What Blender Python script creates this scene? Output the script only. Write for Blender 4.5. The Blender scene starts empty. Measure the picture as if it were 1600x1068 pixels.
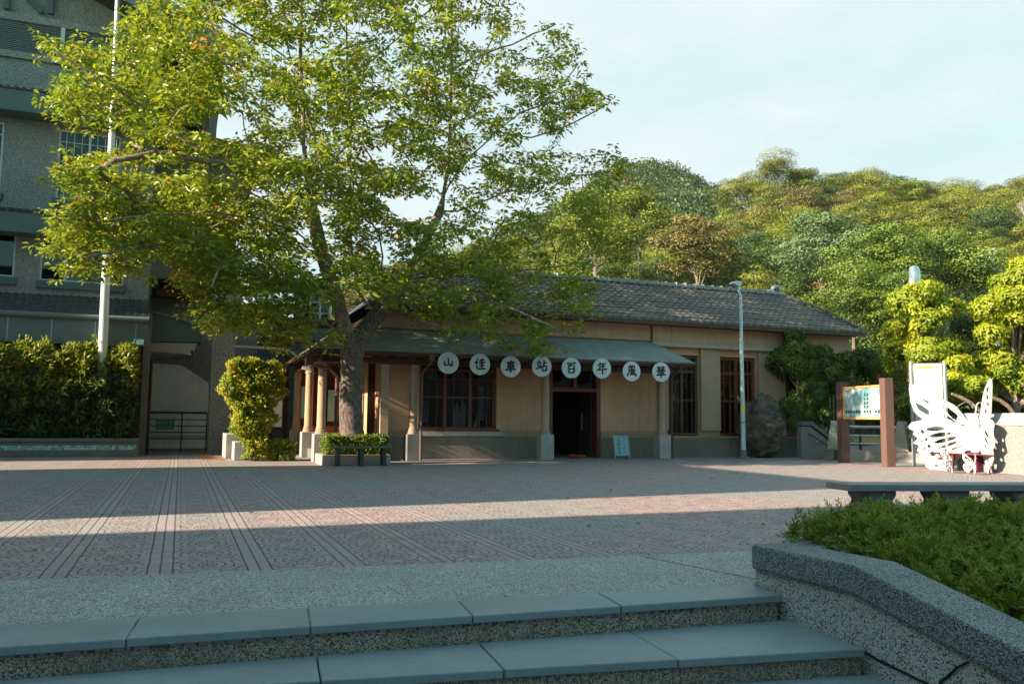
import bpy, bmesh, math, random
import numpy as np
from mathutils import Vector, Matrix
R = math.radians
rnd = random.Random(7)
rng = np.random.default_rng(11)
scn = bpy.context.scene
COL = scn.collection

# ------------------------------------------------------------------ camera
F = 1300/1600.0
YAW, PITCH, ROLL, EYE = R(21.6), R(5.3), 0.010, 1.24
cam_d = bpy.data.cameras.new('camera'); cam_d.sensor_width = 36; cam_d.lens = 36*F
cam_d.clip_start = 0.1; cam_d.clip_end = 4000
cam = bpy.data.objects.new('camera', cam_d); COL.objects.link(cam)
CM = Matrix.Rotation(-YAW, 4, 'Z') @ Matrix.Rotation(math.pi/2+PITCH, 4, 'X') @ Matrix.Rotation(ROLL, 4, 'Z')
CM.translation = Vector((0, 0, EYE))
cam.matrix_world = CM
scn.camera = cam

# ------------------------------------------------------------------ sun + sky
SUN_AZ, SUN_EL = R(5), R(23)
to_sun = Vector((-math.cos(SUN_AZ)*math.cos(SUN_EL), -math.sin(SUN_AZ)*math.cos(SUN_EL), math.sin(SUN_EL)))
sd = bpy.data.lights.new('sun', 'SUN'); sd.energy = 5.0; sd.angle = R(0.5); sd.color = (1.0, 0.86, 0.66)
so = bpy.data.objects.new('sun', sd); COL.objects.link(so)
so.rotation_euler = to_sun.to_track_quat('Z', 'Y').to_euler()
W = bpy.data.worlds.new('World'); scn.world = W; W.use_nodes = True
wn, wl = W.node_tree.nodes, W.node_tree.links
wn.clear()
sky = wn.new('ShaderNodeTexSky'); sky.sky_type = 'NISHITA'; sky.sun_disc = False
sky.sun_elevation = SUN_EL; sky.sun_rotation = R(270)-SUN_AZ; sky.air_density = 1.3; sky.dust_density = 1.0; sky.ozone_density = 1.0
bg = wn.new('ShaderNodeBackground'); bg.inputs[1].default_value = 0.07
wo = wn.new('ShaderNodeOutputWorld')
tc = wn.new('ShaderNodeTexCoord'); mp = wn.new('ShaderNodeMapping'); mp.inputs['Scale'].default_value = (1, 1, 2.6)
n1 = wn.new('ShaderNodeTexNoise'); n1.inputs['Scale'].default_value = 1.9; n1.inputs['Detail'].default_value = 9; n1.inputs['Roughness'].default_value = .55
cr = wn.new('ShaderNodeValToRGB'); cr.color_ramp.elements[0].position = .14; cr.color_ramp.elements[1].position = .42
mixc = wn.new('ShaderNodeMixRGB'); mixc.inputs[2].default_value = (3.5, 4.05, 4.1, 1)
gain = wn.new('ShaderNodeMixRGB'); gain.blend_type = 'MULTIPLY'; gain.inputs[0].default_value = 1; gain.inputs[2].default_value = (1.0, 1.5, 1.3, 1)
wl.new(tc.outputs['Generated'], mp.inputs[0]); wl.new(mp.outputs[0], n1.inputs[0]); wl.new(n1.outputs[0], cr.inputs[0])
wl.new(sky.outputs[0], gain.inputs[1]); wl.new(gain.outputs[0], mixc.inputs[1])
n2 = wn.new('ShaderNodeTexNoise'); n2.inputs['Scale'].default_value = 3.1; n2.inputs['Detail'].default_value = 8; n2.inputs['Roughness'].default_value = .6
mp2 = wn.new('ShaderNodeMapping'); mp2.inputs['Scale'].default_value = (1, 1, 3.2); mp2.inputs['Location'].default_value = (3, 1, 0); wl.new(tc.outputs['Generated'], mp2.inputs[0]); wl.new(mp2.outputs[0], n2.inputs[0])
cr2 = wn.new('ShaderNodeValToRGB'); cr2.color_ramp.elements[0].position = .38; cr2.color_ramp.elements[1].position = .62
cr2.color_ramp.elements[0].color = (.80,.93,.95,1); cr2.color_ramp.elements[1].color = (.97,1.0,1.0,1); wl.new(n2.outputs[0], cr2.inputs[0])
cg = wn.new('ShaderNodeMixRGB'); cg.blend_type = 'MULTIPLY'; cg.inputs[0].default_value = 1; cg.inputs[1].default_value = (3.75,4.15,4.25,1); wl.new(cr2.outputs[0], cg.inputs[2]); wl.new(cg.outputs[0], mixc.inputs[2])
dt = wn.new('ShaderNodeVectorMath'); dt.operation = 'DOT_PRODUCT'; dt.inputs[1].default_value = (.45, .88, .12)
wl.new(tc.outputs['Generated'], dt.inputs[0])
mr = wn.new('ShaderNodeMapRange'); mr.interpolation_type = 'SMOOTHSTEP'; mr.inputs[1].default_value = .0; mr.inputs[2].default_value = .75; wl.new(dt.outputs['Value'], mr.inputs[0])
cm = wn.new('ShaderNodeMath'); cm.operation = 'MULTIPLY'; wl.new(cr.outputs[0], cm.inputs[0]); wl.new(mr.outputs[0], cm.inputs[1])
wl.new(cm.outputs[0], mixc.inputs[0]); wl.new(mixc.outputs[0], bg.inputs[0]); wl.new(bg.outputs[0], wo.inputs[0])
scn.view_settings.view_transform = 'Standard'; scn.view_settings.look = 'None'
scn.view_settings.exposure = 1.7; scn.view_settings.gamma = 1

# ------------------------------------------------------------------ helpers
def ray(px, py):
    d = CM.to_3x3() @ Vector(((px-800)/1600, -(py-534)/1600, -F))
    return d
def at(px, py, X=None, Y=None, z=None, c=None):
    """where the sight line of a photo pixel meets a real plane (or a given depth)"""
    d = ray(px, py); o = Vector((0, 0, EYE))
    if Y is not None: t = Y/d.y
    elif X is not None: t = X/d.x
    elif z is not None: t = (z-EYE)/d.z
    else: t = c/F
    return o+d*t
CMI = CM.inverted()
def proj(p):
    q = CMI @ Vector(p); return 800-q.x/q.z*F*1600, 534+q.y/q.z*F*1600

class MB:
    def __init__(s): s.v = []; s.f = []
    def add(s, vs, fs):
        n = len(s.v); s.v += [tuple(v) for v in vs]; s.f += [tuple(i+n for i in f) for f in fs]; return s
    def box(s, x0, x1, y0, y1, z0, z1):
        return s.add([(x0,y0,z0),(x1,y0,z0),(x1,y1,z0),(x0,y1,z0),(x0,y0,z1),(x1,y0,z1),(x1,y1,z1),(x0,y1,z1)],
                     [(0,3,2,1),(4,5,6,7),(0,1,5,4),(1,2,6,5),(2,3,7,6),(3,0,4,7)])
    def quad(s, a, b, c, d): return s.add([a,b,c,d], [(0,1,2,3)])
    def prism(s, poly, vec):
        """polygon (3D points) pushed along vec"""
        n = len(poly); P = [Vector(p) for p in poly]; V = Vector(vec)
        vs = P+[p+V for p in P]
        fs = [tuple(range(n)), tuple(range(2*n-1, n-1, -1))]+[(i, i+n, (i+1) % n+n, (i+1) % n) for i in range(n)]
        return s.add(vs, fs)
    def tube(s, pts, rad, n=8, cap=True):
        pts = [Vector(p) for p in pts]
        if not hasattr(rad, '__len__'): rad = [rad]*len(pts)
        rings = []; up = Vector((0.13, 0.21, 1)).normalized(); base = len(s.v)
        u = None
        for i, p in enumerate(pts):
            a = pts[max(i-1, 0)]; b = pts[min(i+1, len(pts)-1)]
            t = (b-a).normalized() if (b-a).length > 1e-9 else Vector((0,0,1))
            if u is None:
                u = t.cross(up)
                if u.length < .1: u = t.cross(Vector((1,0,0)))
            u = (u-t*u.dot(t)).normalized(); w = t.cross(u)
            for k in range(n):
                a_ = 2*math.pi*k/n
                s.v.append(tuple(p+(u*math.cos(a_)+w*math.sin(a_))*rad[i]))
        for i in range(len(pts)-1):
            for k in range(n):
                a_ = base+i*n+k; b_ = base+i*n+(k+1) % n
                s.f.append((a_, b_, b_+n, a_+n))
        if cap:
            s.f.append(tuple(base+k for k in range(n-1, -1, -1)))
            s.f.append(tuple(base+(len(pts)-1)*n+k for k in range(n)))
        return s
    def lathe(s, c, prof, n=16):
        """prof: (radius, z) pairs about the vertical through c"""
        c = Vector(c); base = len(s.v)
        for r, z in prof:
            for k in range(n):
                a = 2*math.pi*k/n; s.v.append((c.x+r*math.cos(a), c.y+r*math.sin(a), c.z+z))
        for i in range(len(prof)-1):
            for k in range(n):
                a = base+i*n+k; b = base+i*n+(k+1) % n; s.f.append((a, b, b+n, a+n))
        s.f.append(tuple(base+k for k in range(n-1, -1, -1)))
        s.f.append(tuple(base+(len(prof)-1)*n+k for k in range(n)))
        return s
    def bar(s, a, b, w, h):
        """rectangular bar a->b, w across, h upright"""
        a, b = Vector(a), Vector(b); t = (b-a).normalized()
        u = t.cross(Vector((0,0,1)))
        if u.length < .01: u = Vector((1,0,0))
        u.normalize(); v = u.cross(t)
        vs = [p+u*(sx*w/2)+v*(sz*h/2) for p in (a, b) for sx, sz in ((-1,-1),(1,-1),(1,1),(-1,1))]
        return s.add(vs, [(0,1,2,3),(7,6,5,4),(0,4,5,1),(1,5,6,2),(2,6,7,3),(3,7,4,0)])
    def each(s, name, mat, parent=None, n=8, **k):
        """every box of this builder as an object of its own"""
        out = []
        for i in range(0, len(s.v), n):
            q = MB(); q.v = s.v[i:i+n]; q.f = [tuple(x-i for x in f) for f in s.f if i <= f[0] < i+n]; out.append(q.build(name, mat, parent, **k))
        return out
    def build(s, name, mat, parent=None, smooth=False, bevel=0, local=False, origin=None):
        me = bpy.data.meshes.new(name)
        off = Vector((0,0,0))
        root = parent
        while root is not None and root.parent is not None: root = root.parent
        if root is not None and not local: off = Vector(root.location)
        elif root is None:
            if origin is None:
                A = np.array(s.v); off = Vector(((A[:,0].min()+A[:,0].max())/2, (A[:,1].min()+A[:,1].max())/2, A[:,2].min()))
            else: off = Vector(origin)
        me.from_pydata([(x-off.x, y-off.y, z-off.z) for x, y, z in s.v], [], s.f)
        bm = bmesh.new(); bm.from_mesh(me); bmesh.ops.recalc_face_normals(bm, faces=bm.faces); bm.to_mesh(me); bm.free()
        me.materials.append(mat)
        o = bpy.data.objects.new(name, me); COL.objects.link(o)
        if parent is not None: o.parent = parent
        else: o.location = off
        if smooth:
            for p in me.polygons: p.use_smooth = True
            try:
                me.set_sharp_from_angle(angle=R(40))
            except Exception: pass
        if bevel:
            m = o.modifiers.new('bevel', 'BEVEL'); m.width = bevel; m.segments = 2; m.limit_method = 'ANGLE'; m.angle_limit = R(40)
        return o

def tag(o, label=None, cat=None, group=None, kind=None):
    if label: o['label'] = label
    if cat: o['category'] = cat
    if group: o['group'] = group
    if kind: o['kind'] = kind
    return o
def thing(name, loc, label, cat, group=None, rz=0):
    o = bpy.data.objects.new(name, None); COL.objects.link(o); o.location = loc; o.rotation_euler[2] = rz
    o.empty_display_size = .3
    return tag(o, label, cat, group)
def copy_tree(o, parent=None):
    c = o.copy(); COL.objects.link(c)
    if parent is not None: c.parent = parent
    for ch in [x for x in bpy.data.objects if x.parent == o]: copy_tree(ch, c)
    return c

# ------------------------------------------------------------------ material tools
class NT:
    def __init__(s, name, rough=.8, spec=.3):
        s.m = bpy.data.materials.new(name); s.m.use_nodes = True
        s.t = s.m.node_tree; s.b = s.t.nodes['Principled BSDF']; s.out = s.t.nodes['Material Output']
        s.b.inputs['Roughness'].default_value = rough; s.b.inputs['Specular IOR Level'].default_value = spec
    def n(s, t, **k):
        nd = s.t.nodes.new(t)
        for a, v in k.items():
            if hasattr(nd, a): setattr(nd, a, v)
            else: nd.inputs[a].default_value = v
        return nd
    def l(s, a, b): s.t.links.new(a, b)
    def sock(s, a, i):
        if isinstance(a, (int, float)): i.default_value = a
        elif isinstance(a, tuple): i.default_value = a if len(a) == 4 else (*a, 1)
        else: s.l(a, i)
    def math(s, op, a, b=0, c=0):
        nd = s.n('ShaderNodeMath', operation=op); s.sock(a, nd.inputs[0]); s.sock(b, nd.inputs[1]); s.sock(c, nd.inputs[2]); return nd.outputs[0]
    def mix(s, f, a, b, mode='MIX'):
        nd = s.n('ShaderNodeMixRGB', blend_type=mode); s.sock(f, nd.inputs[0]); s.sock(a, nd.inputs[1]); s.sock(b, nd.inputs[2]); return nd.outputs[0]
    def ramp(s, f, p0, p1, c0=(0,0,0), c1=(1,1,1)):
        nd = s.n('ShaderNodeValToRGB'); s.l(f, nd.inputs[0]); e = nd.color_ramp.elements
        e[0].position = p0; e[1].position = p1; e[0].color = (*c0, 1); e[1].color = (*c1, 1); return nd.outputs[0]
    def coord(s, scale=(1,1,1), rot=(0,0,0), loc=(0,0,0), obj=True):
        if obj: src = s.n('ShaderNodeTexCoord').outputs['Object']
        else: src = s.n('ShaderNodeNewGeometry').outputs['Position']
        mp = s.n('ShaderNodeMapping'); mp.inputs['Scale'].default_value = scale; mp.inputs['Rotation'].default_value = rot; mp.inputs['Location'].default_value = loc
        s.l(src, mp.inputs[0]); return mp.outputs[0]
    def noise(s, scale, detail=4, rough=.6, vec=None, dist=0):
        nd = s.n('ShaderNodeTexNoise', Scale=scale, Detail=detail, Roughness=rough, Distortion=dist)
        s.l(vec if vec is not None else s.coord(obj=False), nd.inputs['Vector']); return nd.outputs[0]
    def voro(s, scale, feature='F1', out='Distance', vec=None):
        nd = s.n('ShaderNodeTexVoronoi', feature=feature, Scale=scale)
        s.l(vec if vec is not None else s.coord(obj=False), nd.inputs['Vector']); return nd.outputs[out]
    def bump(s, h, strength=.3, dist=.01):
        nd = s.n('ShaderNodeBump', Strength=strength, Distance=dist); s.l(h, nd.inputs['Height']); s.l(nd.outputs[0], s.b.inputs['Normal']); return s
    def col(s, c): s.sock(c, s.b.inputs['Base Color']); return s
    def xyz(s, vec):
        nd = s.n('ShaderNodeSeparateXYZ'); s.l(vec, nd.inputs[0]); return nd.outputs

def simple(name, c, rough=.7, var=.15, scale=3, bump=.1, metal=0, bscale=40, spec=.3):
    s = NT(name, rough, spec)
    n = s.noise(scale, 5); n2 = s.noise(bscale, 3)
    a = tuple(x*(1-var) for x in c); b = tuple(min(1, x*(1+var)) for x in c)
    cc = s.mix(s.ramp(n, .3, .7), a, b)
    s.col(s.mix(.25, cc, s.mix(n2, a, b)))
    s.b.inputs['Metallic'].default_value = metal
    if bump: s.bump(n2, bump, .01)
    return s.m

def pebble(name, base, light, dark, scale=90, stain=.5, bump=.5):
    s = NT(name, .85, .25)
    v = s.coord(obj=False)
    vc = s.n('ShaderNodeTexVoronoi', Scale=scale); s.l(v, vc.inputs['Vector'])
    sep = s.xyz(vc.outputs['Color'])
    c = s.mix(s.ramp(sep[0], .25, .9), base, light)
    c = s.mix(s.ramp(sep[1], .72, .8), c, dark)
    c = s.mix(s.ramp(vc.outputs['Distance'], .35, .75, (0,0,0), (.7,.7,.7)), c, dark)
    st = s.ramp(s.noise(1.3, 6, .7), .35, .75)
    c = s.mix(s.math('MULTIPLY', st, stain), c, tuple(x*.45 for x in base))
    s.col(c)
    s.bump(s.math('SUBTRACT', 1, vc.outputs['Distance']), bump, .006)
    return s.m

def leafmat(name, c0, c1, c2=None, p2=.97, trans=.35, rough=.45):
    """c0..c1 by per-leaf tint, c2 for a few odd leaves"""
    s = NT(name, rough, .35)
    a = s.n('ShaderNodeAttribute'); a.attribute_name = 'tint'
    f = a.outputs['Fac']
    c = s.mix(s.ramp(f, 0, .95), c0, c1)
    if c2: c = s.mix(s.math('GREATER_THAN', f, p2), c, c2)
    s.col(c)
    tr = s.n('ShaderNodeBsdfTranslucent'); s.l(s.mix(1, c, (1.15, 1.1, .55), 'MULTIPLY'), tr.inputs[0])
    mx = s.n('ShaderNodeMixShader'); mx.inputs[0].default_value = trans
    s.l(s.b.outputs[0], mx.inputs[1]); s.l(tr.outputs[0], mx.inputs[2]); s.l(mx.outputs[0], s.out.inputs[0])
    return s.m

M = {}
# --- paving: stamped concrete blocks: triple lines along Y and ringed cells between them
def paving():
    s = NT('paving', .78, .3)
    p = s.coord(obj=False); x, y, z = s.xyz(p)
    wob = s.math('MULTIPLY', s.math('SUBTRACT', s.noise(3, 2), .5), .02)
    x = s.math('ADD', x, wob); y2 = s.math('ADD', y, wob)
    PX = .76
    u = s.math('FRACT', s.math('DIVIDE', s.math('ADD', x, 99.783), PX))      # 0..1 in the period
    um = s.math('MULTIPLY', u, PX)
    def line(v, c, w):
        d = s.math('ABSOLUTE', s.math('SUBTRACT', v, c)); return s.math('LESS_THAN', d, w)
    L = s.math('MAXIMUM', s.math('MAXIMUM', line(um, .03, .008), line(um, .125, .007)), line(um, .22, .008))
    stripe = s.math('LESS_THAN', um, .22)
    # ringed cell
    cx = s.math('SUBTRACT', um, .49)
    v = s.math('SUBTRACT', s.math('MULTIPLY', s.math('FRACT', s.math('DIVIDE', s.math('ADD', y2, 100), .62)), .62), .31)
    e = s.math('POWER', s.math('ADD', s.math('POWER', s.math('ABSOLUTE', s.math('MULTIPLY', cx, 1.15)), 2.6), s.math('POWER', s.math('ABSOLUTE', v), 2.6)), 1/2.6)
    rf = s.math('FRACT', s.math('DIVIDE', e, .078))
    ring = s.math('LESS_THAN', rf, .20)
    # radial cuts
    ang = s.math('ARCTAN2', v, cx)
    rc = s.math('LESS_THAN', s.math('ABSOLUTE', s.math('SUBTRACT', s.math('FRACT', s.math('ADD', s.math('MULTIPLY', ang, 10/6.2832), s.math('MULTIPLY', s.math('FLOOR', s.math('DIVIDE', e, .078)), .5))), .5)), s.math('DIVIDE', .012, s.math('ADD', e, .03)))
    cell = s.math('MULTIPLY', s.math('MAXIMUM', ring, rc), s.math('SUBTRACT', 1, stripe))
    # cross cuts in the stripes
    ys = s.math('FRACT', s.math('DIVIDE', s.math('ADD', y2, 100), .105))
    xc = s.math('MULTIPLY', s.math('MULTIPLY', s.math('LESS_THAN', ys, .08), stripe), .7)
    wear = s.ramp(s.noise(5, 5, .75), .30, .50)
    g = s.math('MAXIMUM', s.math('MULTIPLY', s.math('MAXIMUM', cell, xc), wear), L)
    tile = s.n('ShaderNodeTexWhiteNoise', noise_dimensions='2D')
    cmb = s.n('ShaderNodeCombineXYZ'); s.l(s.math('FLOOR', s.math('MULTIPLY', x, 9)), cmb.inputs[0]); s.l(s.math('FLOOR', s.math('MULTIPLY', y2, 9)), cmb.inputs[1]); s.l(cmb.outputs[0], tile.inputs['Vector'])
    pink = s.mix(tile.outputs['Value'], (.31,.20,.19), (.42,.29,.275))
    pink = s.mix(s.ramp(s.noise(.35, 5, .65), .42, .6), pink, (.29,.27,.255))
    pink = s.mix(s.math('MULTIPLY', s.ramp(s.noise(1.6, 7, .72), .55, .75), .5), pink, (.2,.18,.175))
    pink = s.mix(s.math('MULTIPLY', s.ramp(s.noise(60, 3), .45, .7), .35), pink, (.19,.16,.15))
    s.col(s.mix(s.math('MULTIPLY', g, .85), pink, (.05,.046,.045)))
    s.bump(s.math('SUBTRACT', s.math('MULTIPLY', s.noise(45, 3), .25), g), .8, .012)
    return s.m
M['paving'] = paving()
M['pebble_strip'] = pebble('pebble_strip', (.40,.39,.37), (.68,.64,.58), (.13,.12,.11), 110, .45, .5)
M['riser'] = pebble('riser', (.44,.36,.27), (.75,.62,.46), (.12,.09,.07), 105, .8, .8)
M['cheek'] = pebble('cheek', (.60,.57,.52), (.80,.74,.66), (.16,.12,.10), 105, .3, .6)
M['coping'] = pebble('coping', (.19,.20,.195), (.55,.56,.54), (.06,.06,.06), 170, .35, .6)
def treadmat():
    s = NT('tread', .55, .4)
    a = s.mix(s.ramp(s.noise(1.7, 7, .7), .35, .68), (.245,.275,.275), (.19,.215,.215))
    a = s.mix(s.math('MULTIPLY', s.ramp(s.noise(7, 6, .8), .56, .70), .45), a, (.10,.105,.10))
    a = s.mix(s.math('MULTIPLY', s.ramp(s.noise(160, 2), .50, .72), .35), a, (.36,.37,.36))
    a = s.mix(s.ramp(s.noise(38, 3), .69, .72), a, (.07,.07,.065))
    s.col(a); s.bump(s.noise(30, 6, .7), .18, .01); return s.m
M['tread'] = treadmat()
M['wall_dash'] = pebble('wall_dash', (.225,.245,.245), (.40,.42,.42), (.10,.11,.11), 55, .25, .4)
M['wall_dash_fine'] = pebble('wall_dash_fine', (.24,.235,.22), (.36,.34,.32), (.12,.11,.10), 90, .3, .3)
M['fascia'] = simple('fascia', (.065,.10,.105), .5, .15, 1.2, .03)
M['panel'] = simple('panel', (.11,.14,.145), .45, .12, .8, .02)
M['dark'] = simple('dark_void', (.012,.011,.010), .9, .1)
M['concrete'] = simple('concrete', (.30,.275,.25), .85, .22, 2.2, .25, 0, 60)
M['concrete_dark'] = simple('concrete_dark', (.13,.125,.115), .85, .3, 2.2, .25, 0, 60)
M['concrete_pale'] = simple('concrete_pale', (.30,.30,.29), .85, .15, 1.0, .1)
M['tile'] = simple('roof_tile', (.095,.082,.07), .6, .4, 5, .15, 0, 50)
M['tile_dark'] = simple('roof_tile_dark', (.05,.052,.055), .55, .25, 4, .1)
M['slate'] = simple('canopy_slate', (.22,.235,.215), .65, .22, 2.5, .1)
M['window_white'] = simple('window_white', (.45,.50,.51), .45, .05)
M['redwood'] = simple('red_wood', (.13,.032,.018), .45, .25, 4, .05)
M['brownwood'] = simple('brown_wood', (.07,.032,.02), .55, .3, 4, .08)
M['post_brown'] = simple('post_brown', (.115,.06,.05), .6, .12, 2, .05)
M['steel'] = simple('steel', (.42,.44,.46), .35, .08, 3, .02, .7)
M['steel_dark'] = simple('steel_dark', (.015,.015,.016), .4, .1)
M['lamp_paint'] = simple('lamp_paint', (.42,.47,.49), .4, .08, 4, .02, .2)
M['pole_white'] = simple('pole_white', (.62,.64,.64), .35, .05, 4, .02, .3)
M['white'] = simple('white_paint', (.43,.41,.40), .4, .03, 2, .01)
M['burgundy'] = simple('burgundy', (.10,.010,.022), .35, .1)
M['orange'] = simple('orange_tile', (.42,.17,.06), .7, .2, 6, .1)
M['terracotta'] = simple('terracotta', (.33,.09,.04), .6, .2, 6, .1)
M['ink'] = simple('ink', (.018,.017,.016), .7, .05)
M['soil'] = simple('soil', (.05,.035,.022), .95, .4, 9, .5)
M['green_sign'] = simple('green_sign', (.01,.10,.075), .4, .06)
M['sign_pale'] = simple('sign_pale', (.40,.62,.58), .4, .05)
M['cyan'] = simple('cyan_plate', (.03,.38,.40), .4, .05)
M['disc'] = simple('disc_white', (.50,.51,.51), .45, .04)
M['board_blue'] = simple('board_blue', (.22,.38,.40), .5, .08)
M['poster'] = simple('poster', (.62,.66,.66), .6, .08)
M['orange_paint'] = simple('orange_paint', (.62,.30,.10), .5, .12)
M['rock'] = None

def plaster(name, c, grime=.5, up=.25):
    s = NT(name, .9, .2)
    n = s.noise(1.4, 7, .68); f = s.noise(55, 3)
    a = s.mix(s.ramp(n, .35, .72), c, tuple(x*.72 for x in c))
    a = s.mix(s.math('MULTIPLY', f, .35), a, tuple(min(1, x*1.25) for x in c))
    st = s.noise(1, 5, .7, s.coord(scale=(5, 5, .7), obj=False))
    a = s.mix(s.math('MULTIPLY', s.ramp(st, .52, .75), grime), a, tuple(x*.42 for x in c))
    s.col(a); s.bump(f, .35, .012); return s.m
M['plaster'] = plaster('ochre_plaster', (.50,.285,.165), .65)
M['plaster_top'] = plaster('ochre_plaster_pale', (.43,.27,.17), .5)
M['column'] = plaster('column_plaster', (.36,.24,.16), .45)
M['dado'] = plaster('grey_dado', (.185,.155,.125), .6)
M['stone'] = plaster('stone_ledge', (.36,.32,.28), .7)
M['grey_wall'] = plaster('grey_under_wall', (.74,.76,.74), .3)

def barkmat(name, c, c2, sc=1, vert=.25):
    s = NT(name, .9, .2)
    v = s.coord(scale=(1, 1, vert), obj=False)
    n = s.noise(14*sc, 8, .75, v, .4); m_ = s.noise(2.2*sc, 4)
    a = s.mix(s.ramp(n, .40, .62), c, c2)
    a = s.mix(s.math('MULTIPLY', s.ramp(m_, .5, .7), .45), a, tuple(x*.4 for x in c))
    s.col(a); s.bump(n, 1, .03); return s.m
M['bark'] = barkmat('bark_trunk', (.05,.036,.03), (.24,.175,.15), 1.7, .35)
M['bark_limb'] = barkmat('bark_limb', (.12,.085,.065), (.36,.26,.20), 1.0, .8)
M['bark_dull'] = barkmat('bark_dull', (.11,.085,.07), (.24,.20,.17))
def rockmat():
    s = NT('boulder_rock', .85, .25)
    v = s.coord(scale=(1.2, 1.2, 3), rot=(.5, .3, 0), obj=False)
    n = s.noise(2.2, 10, .72, v, .8)
    a = s.mix(s.ramp(n, .36, .62), (.028,.025,.023), (.17,.12,.085))
    s.col(a); s.bump(n, 1, .09); return s.m
M['rock'] = rockmat()

M['leaf_main'] = leafmat('leaf_main', (.08,.155,.018), (.36,.375,.03), (.60,.18,.012), .988, .38, .38)
M['leaf_hedge'] = leafmat('leaf_hedge', (.055,.11,.014), (.34,.34,.024), (.22,.10,.02), .97, .4)
M['leaf_hedge_shade'] = leafmat('leaf_hedge_shade', (.015,.035,.010), (.065,.085,.016), None, 1, .2)
M['leaf_topiary'] = leafmat('leaf_topiary', (.10,.16,.012), (.42,.42,.024), (.30,.14,.02), .975, .42)
M['leaf_low'] = leafmat('leaf_low', (.05,.10,.008), (.17,.21,.012), None, 1, .3)
M['leaf_lime'] = leafmat('leaf_lime', (.14,.22,.016), (.44,.44,.022), None, 1, .4)
M['leaf_shrub'] = leafmat('leaf_shrub', (.03,.075,.012), (.15,.185,.018), None, 1, .3)
M['leaf_juniper'] = leafmat('leaf_juniper', (.08,.16,.014), (.31,.34,.03), (.15,.075,.04), .95, .25)
M['flower'] = leafmat('flower_red', (.5,.02,.015), (.65,.05,.03), None, 1, .2)
HILL = [('olive', leafmat('leaf_hill_olive', (.026,.05,.009), (.205,.205,.020), None, 1, .16)),
        ('yellow-green', leafmat('leaf_hill_yellow', (.032,.07,.009), (.235,.245,.016), None, 1, .16)),
        ('russet-brown', leafmat('leaf_hill_russet', (.055,.055,.014), (.19,.145,.035), None, 1, .16)),
        ('deep green', leafmat('leaf_hill_deep', (.012,.036,.008), (.08,.12,.018), None, 1, .16)),
        ('bluish green', leafmat('leaf_hill_blue', (.045,.09,.035), (.14,.19,.075), None, 1, .16)),
        ('fresh green', leafmat('leaf_hill_fresh', (.020,.055,.009), (.145,.19,.018), None, 1, .16))]

def glassmat(name, tint=(.55,.6,.6), t=.75, refl=.5):
    s = NT(name, .03, .5)
    g = s.n('ShaderNodeBsdfGlossy'); g.inputs['Roughness'].default_value = .02; g.inputs[0].default_value = (.9,.95,.95,1)
    tr = s.n('ShaderNodeBsdfTransparent'); tr.inputs[0].default_value = (*tint, 1)
    fr = s.n('ShaderNodeFresnel', IOR=1.5)
    mx = s.n('ShaderNodeMixShader'); s.l(fr.outputs[0], mx.inputs[0])
    s.l(tr.outputs[0], mx.inputs[1]); s.l(g.outputs[0], mx.inputs[2]); s.l(mx.outputs[0], s.out.inputs[0]); return s.m
M['glass'] = glassmat('window_glass', (.38,.42,.42))
M['glass_dark'] = glassmat('window_glass_dark', (.25,.3,.3))

# ------------------------------------------------------------------ leaf clouds (numpy)
def unit(a): return a/np.maximum(np.linalg.norm(a, axis=1, keepdims=True), 1e-9)
def leaf_mesh(name, P, D, L, Wd, tint, mat, parent=None, fold=.25, origin=(0,0,0), Nrm=None):
    """diamond leaves: P base, D axis, L length, Wd width"""
    n = len(P); D = unit(D)
    if Nrm is None: Nrm = rng.normal(size=(n,3))*.6+np.array([-.45,-.35,.6])
    S = unit(np.cross(D, Nrm)); N = unit(np.cross(S, D))
    L = np.asarray(L).reshape(-1,1)*np.ones((n,1)); Wd = np.asarray(Wd).reshape(-1,1)*np.ones((n,1))
    mid = P+D*L*.45
    V = np.empty((n,4,3)); V[:,0] = P; V[:,1] = mid+S*Wd*.5+N*Wd*fold; V[:,2] = P+D*L-N*L*.12; V[:,3] = mid-S*Wd*.5+N*Wd*fold
    V -= np.array(origin)
    me = bpy.data.meshes.new(name)
    me.vertices.add(4*n); me.vertices.foreach_set('co', V.astype(np.float32).ravel())
    idx = np.arange(n)[:,None]*4+np.array([0,1,2,0,2,3])
    me.loops.add(6*n); me.loops.foreach_set('vertex_index', idx.astype(np.int32).ravel())
    me.polygons.add(2*n); me.polygons.foreach_set('loop_start', np.arange(0, 6*n, 3, dtype=np.int32))
    me.update(calc_edges=True)
    a = me.attributes.new('tint', 'FLOAT', 'FACE'); a.data.foreach_set('value', np.repeat(np.asarray(tint), 2).astype(np.float32))
    me.materials.append(mat)
    if parent == 'mesh': return me
    o = bpy.data.objects.new(name, me); COL.objects.link(o)
    if parent is not None: o.parent = parent
    return o
def poly_in(pts, poly):
    x, y = pts[:,0], pts[:,1]; ins = np.zeros(len(pts), bool); j = len(poly)-1
    for i in range(len(poly)):
        xi, yi = poly[i]; xj, yj = poly[j]
        c = ((yi > y) != (yj > y)) & (x < (xj-xi)*(y-yi)/(yj-yi+1e-12)+xi)
        ins ^= c; j = i
    return ins

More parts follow.
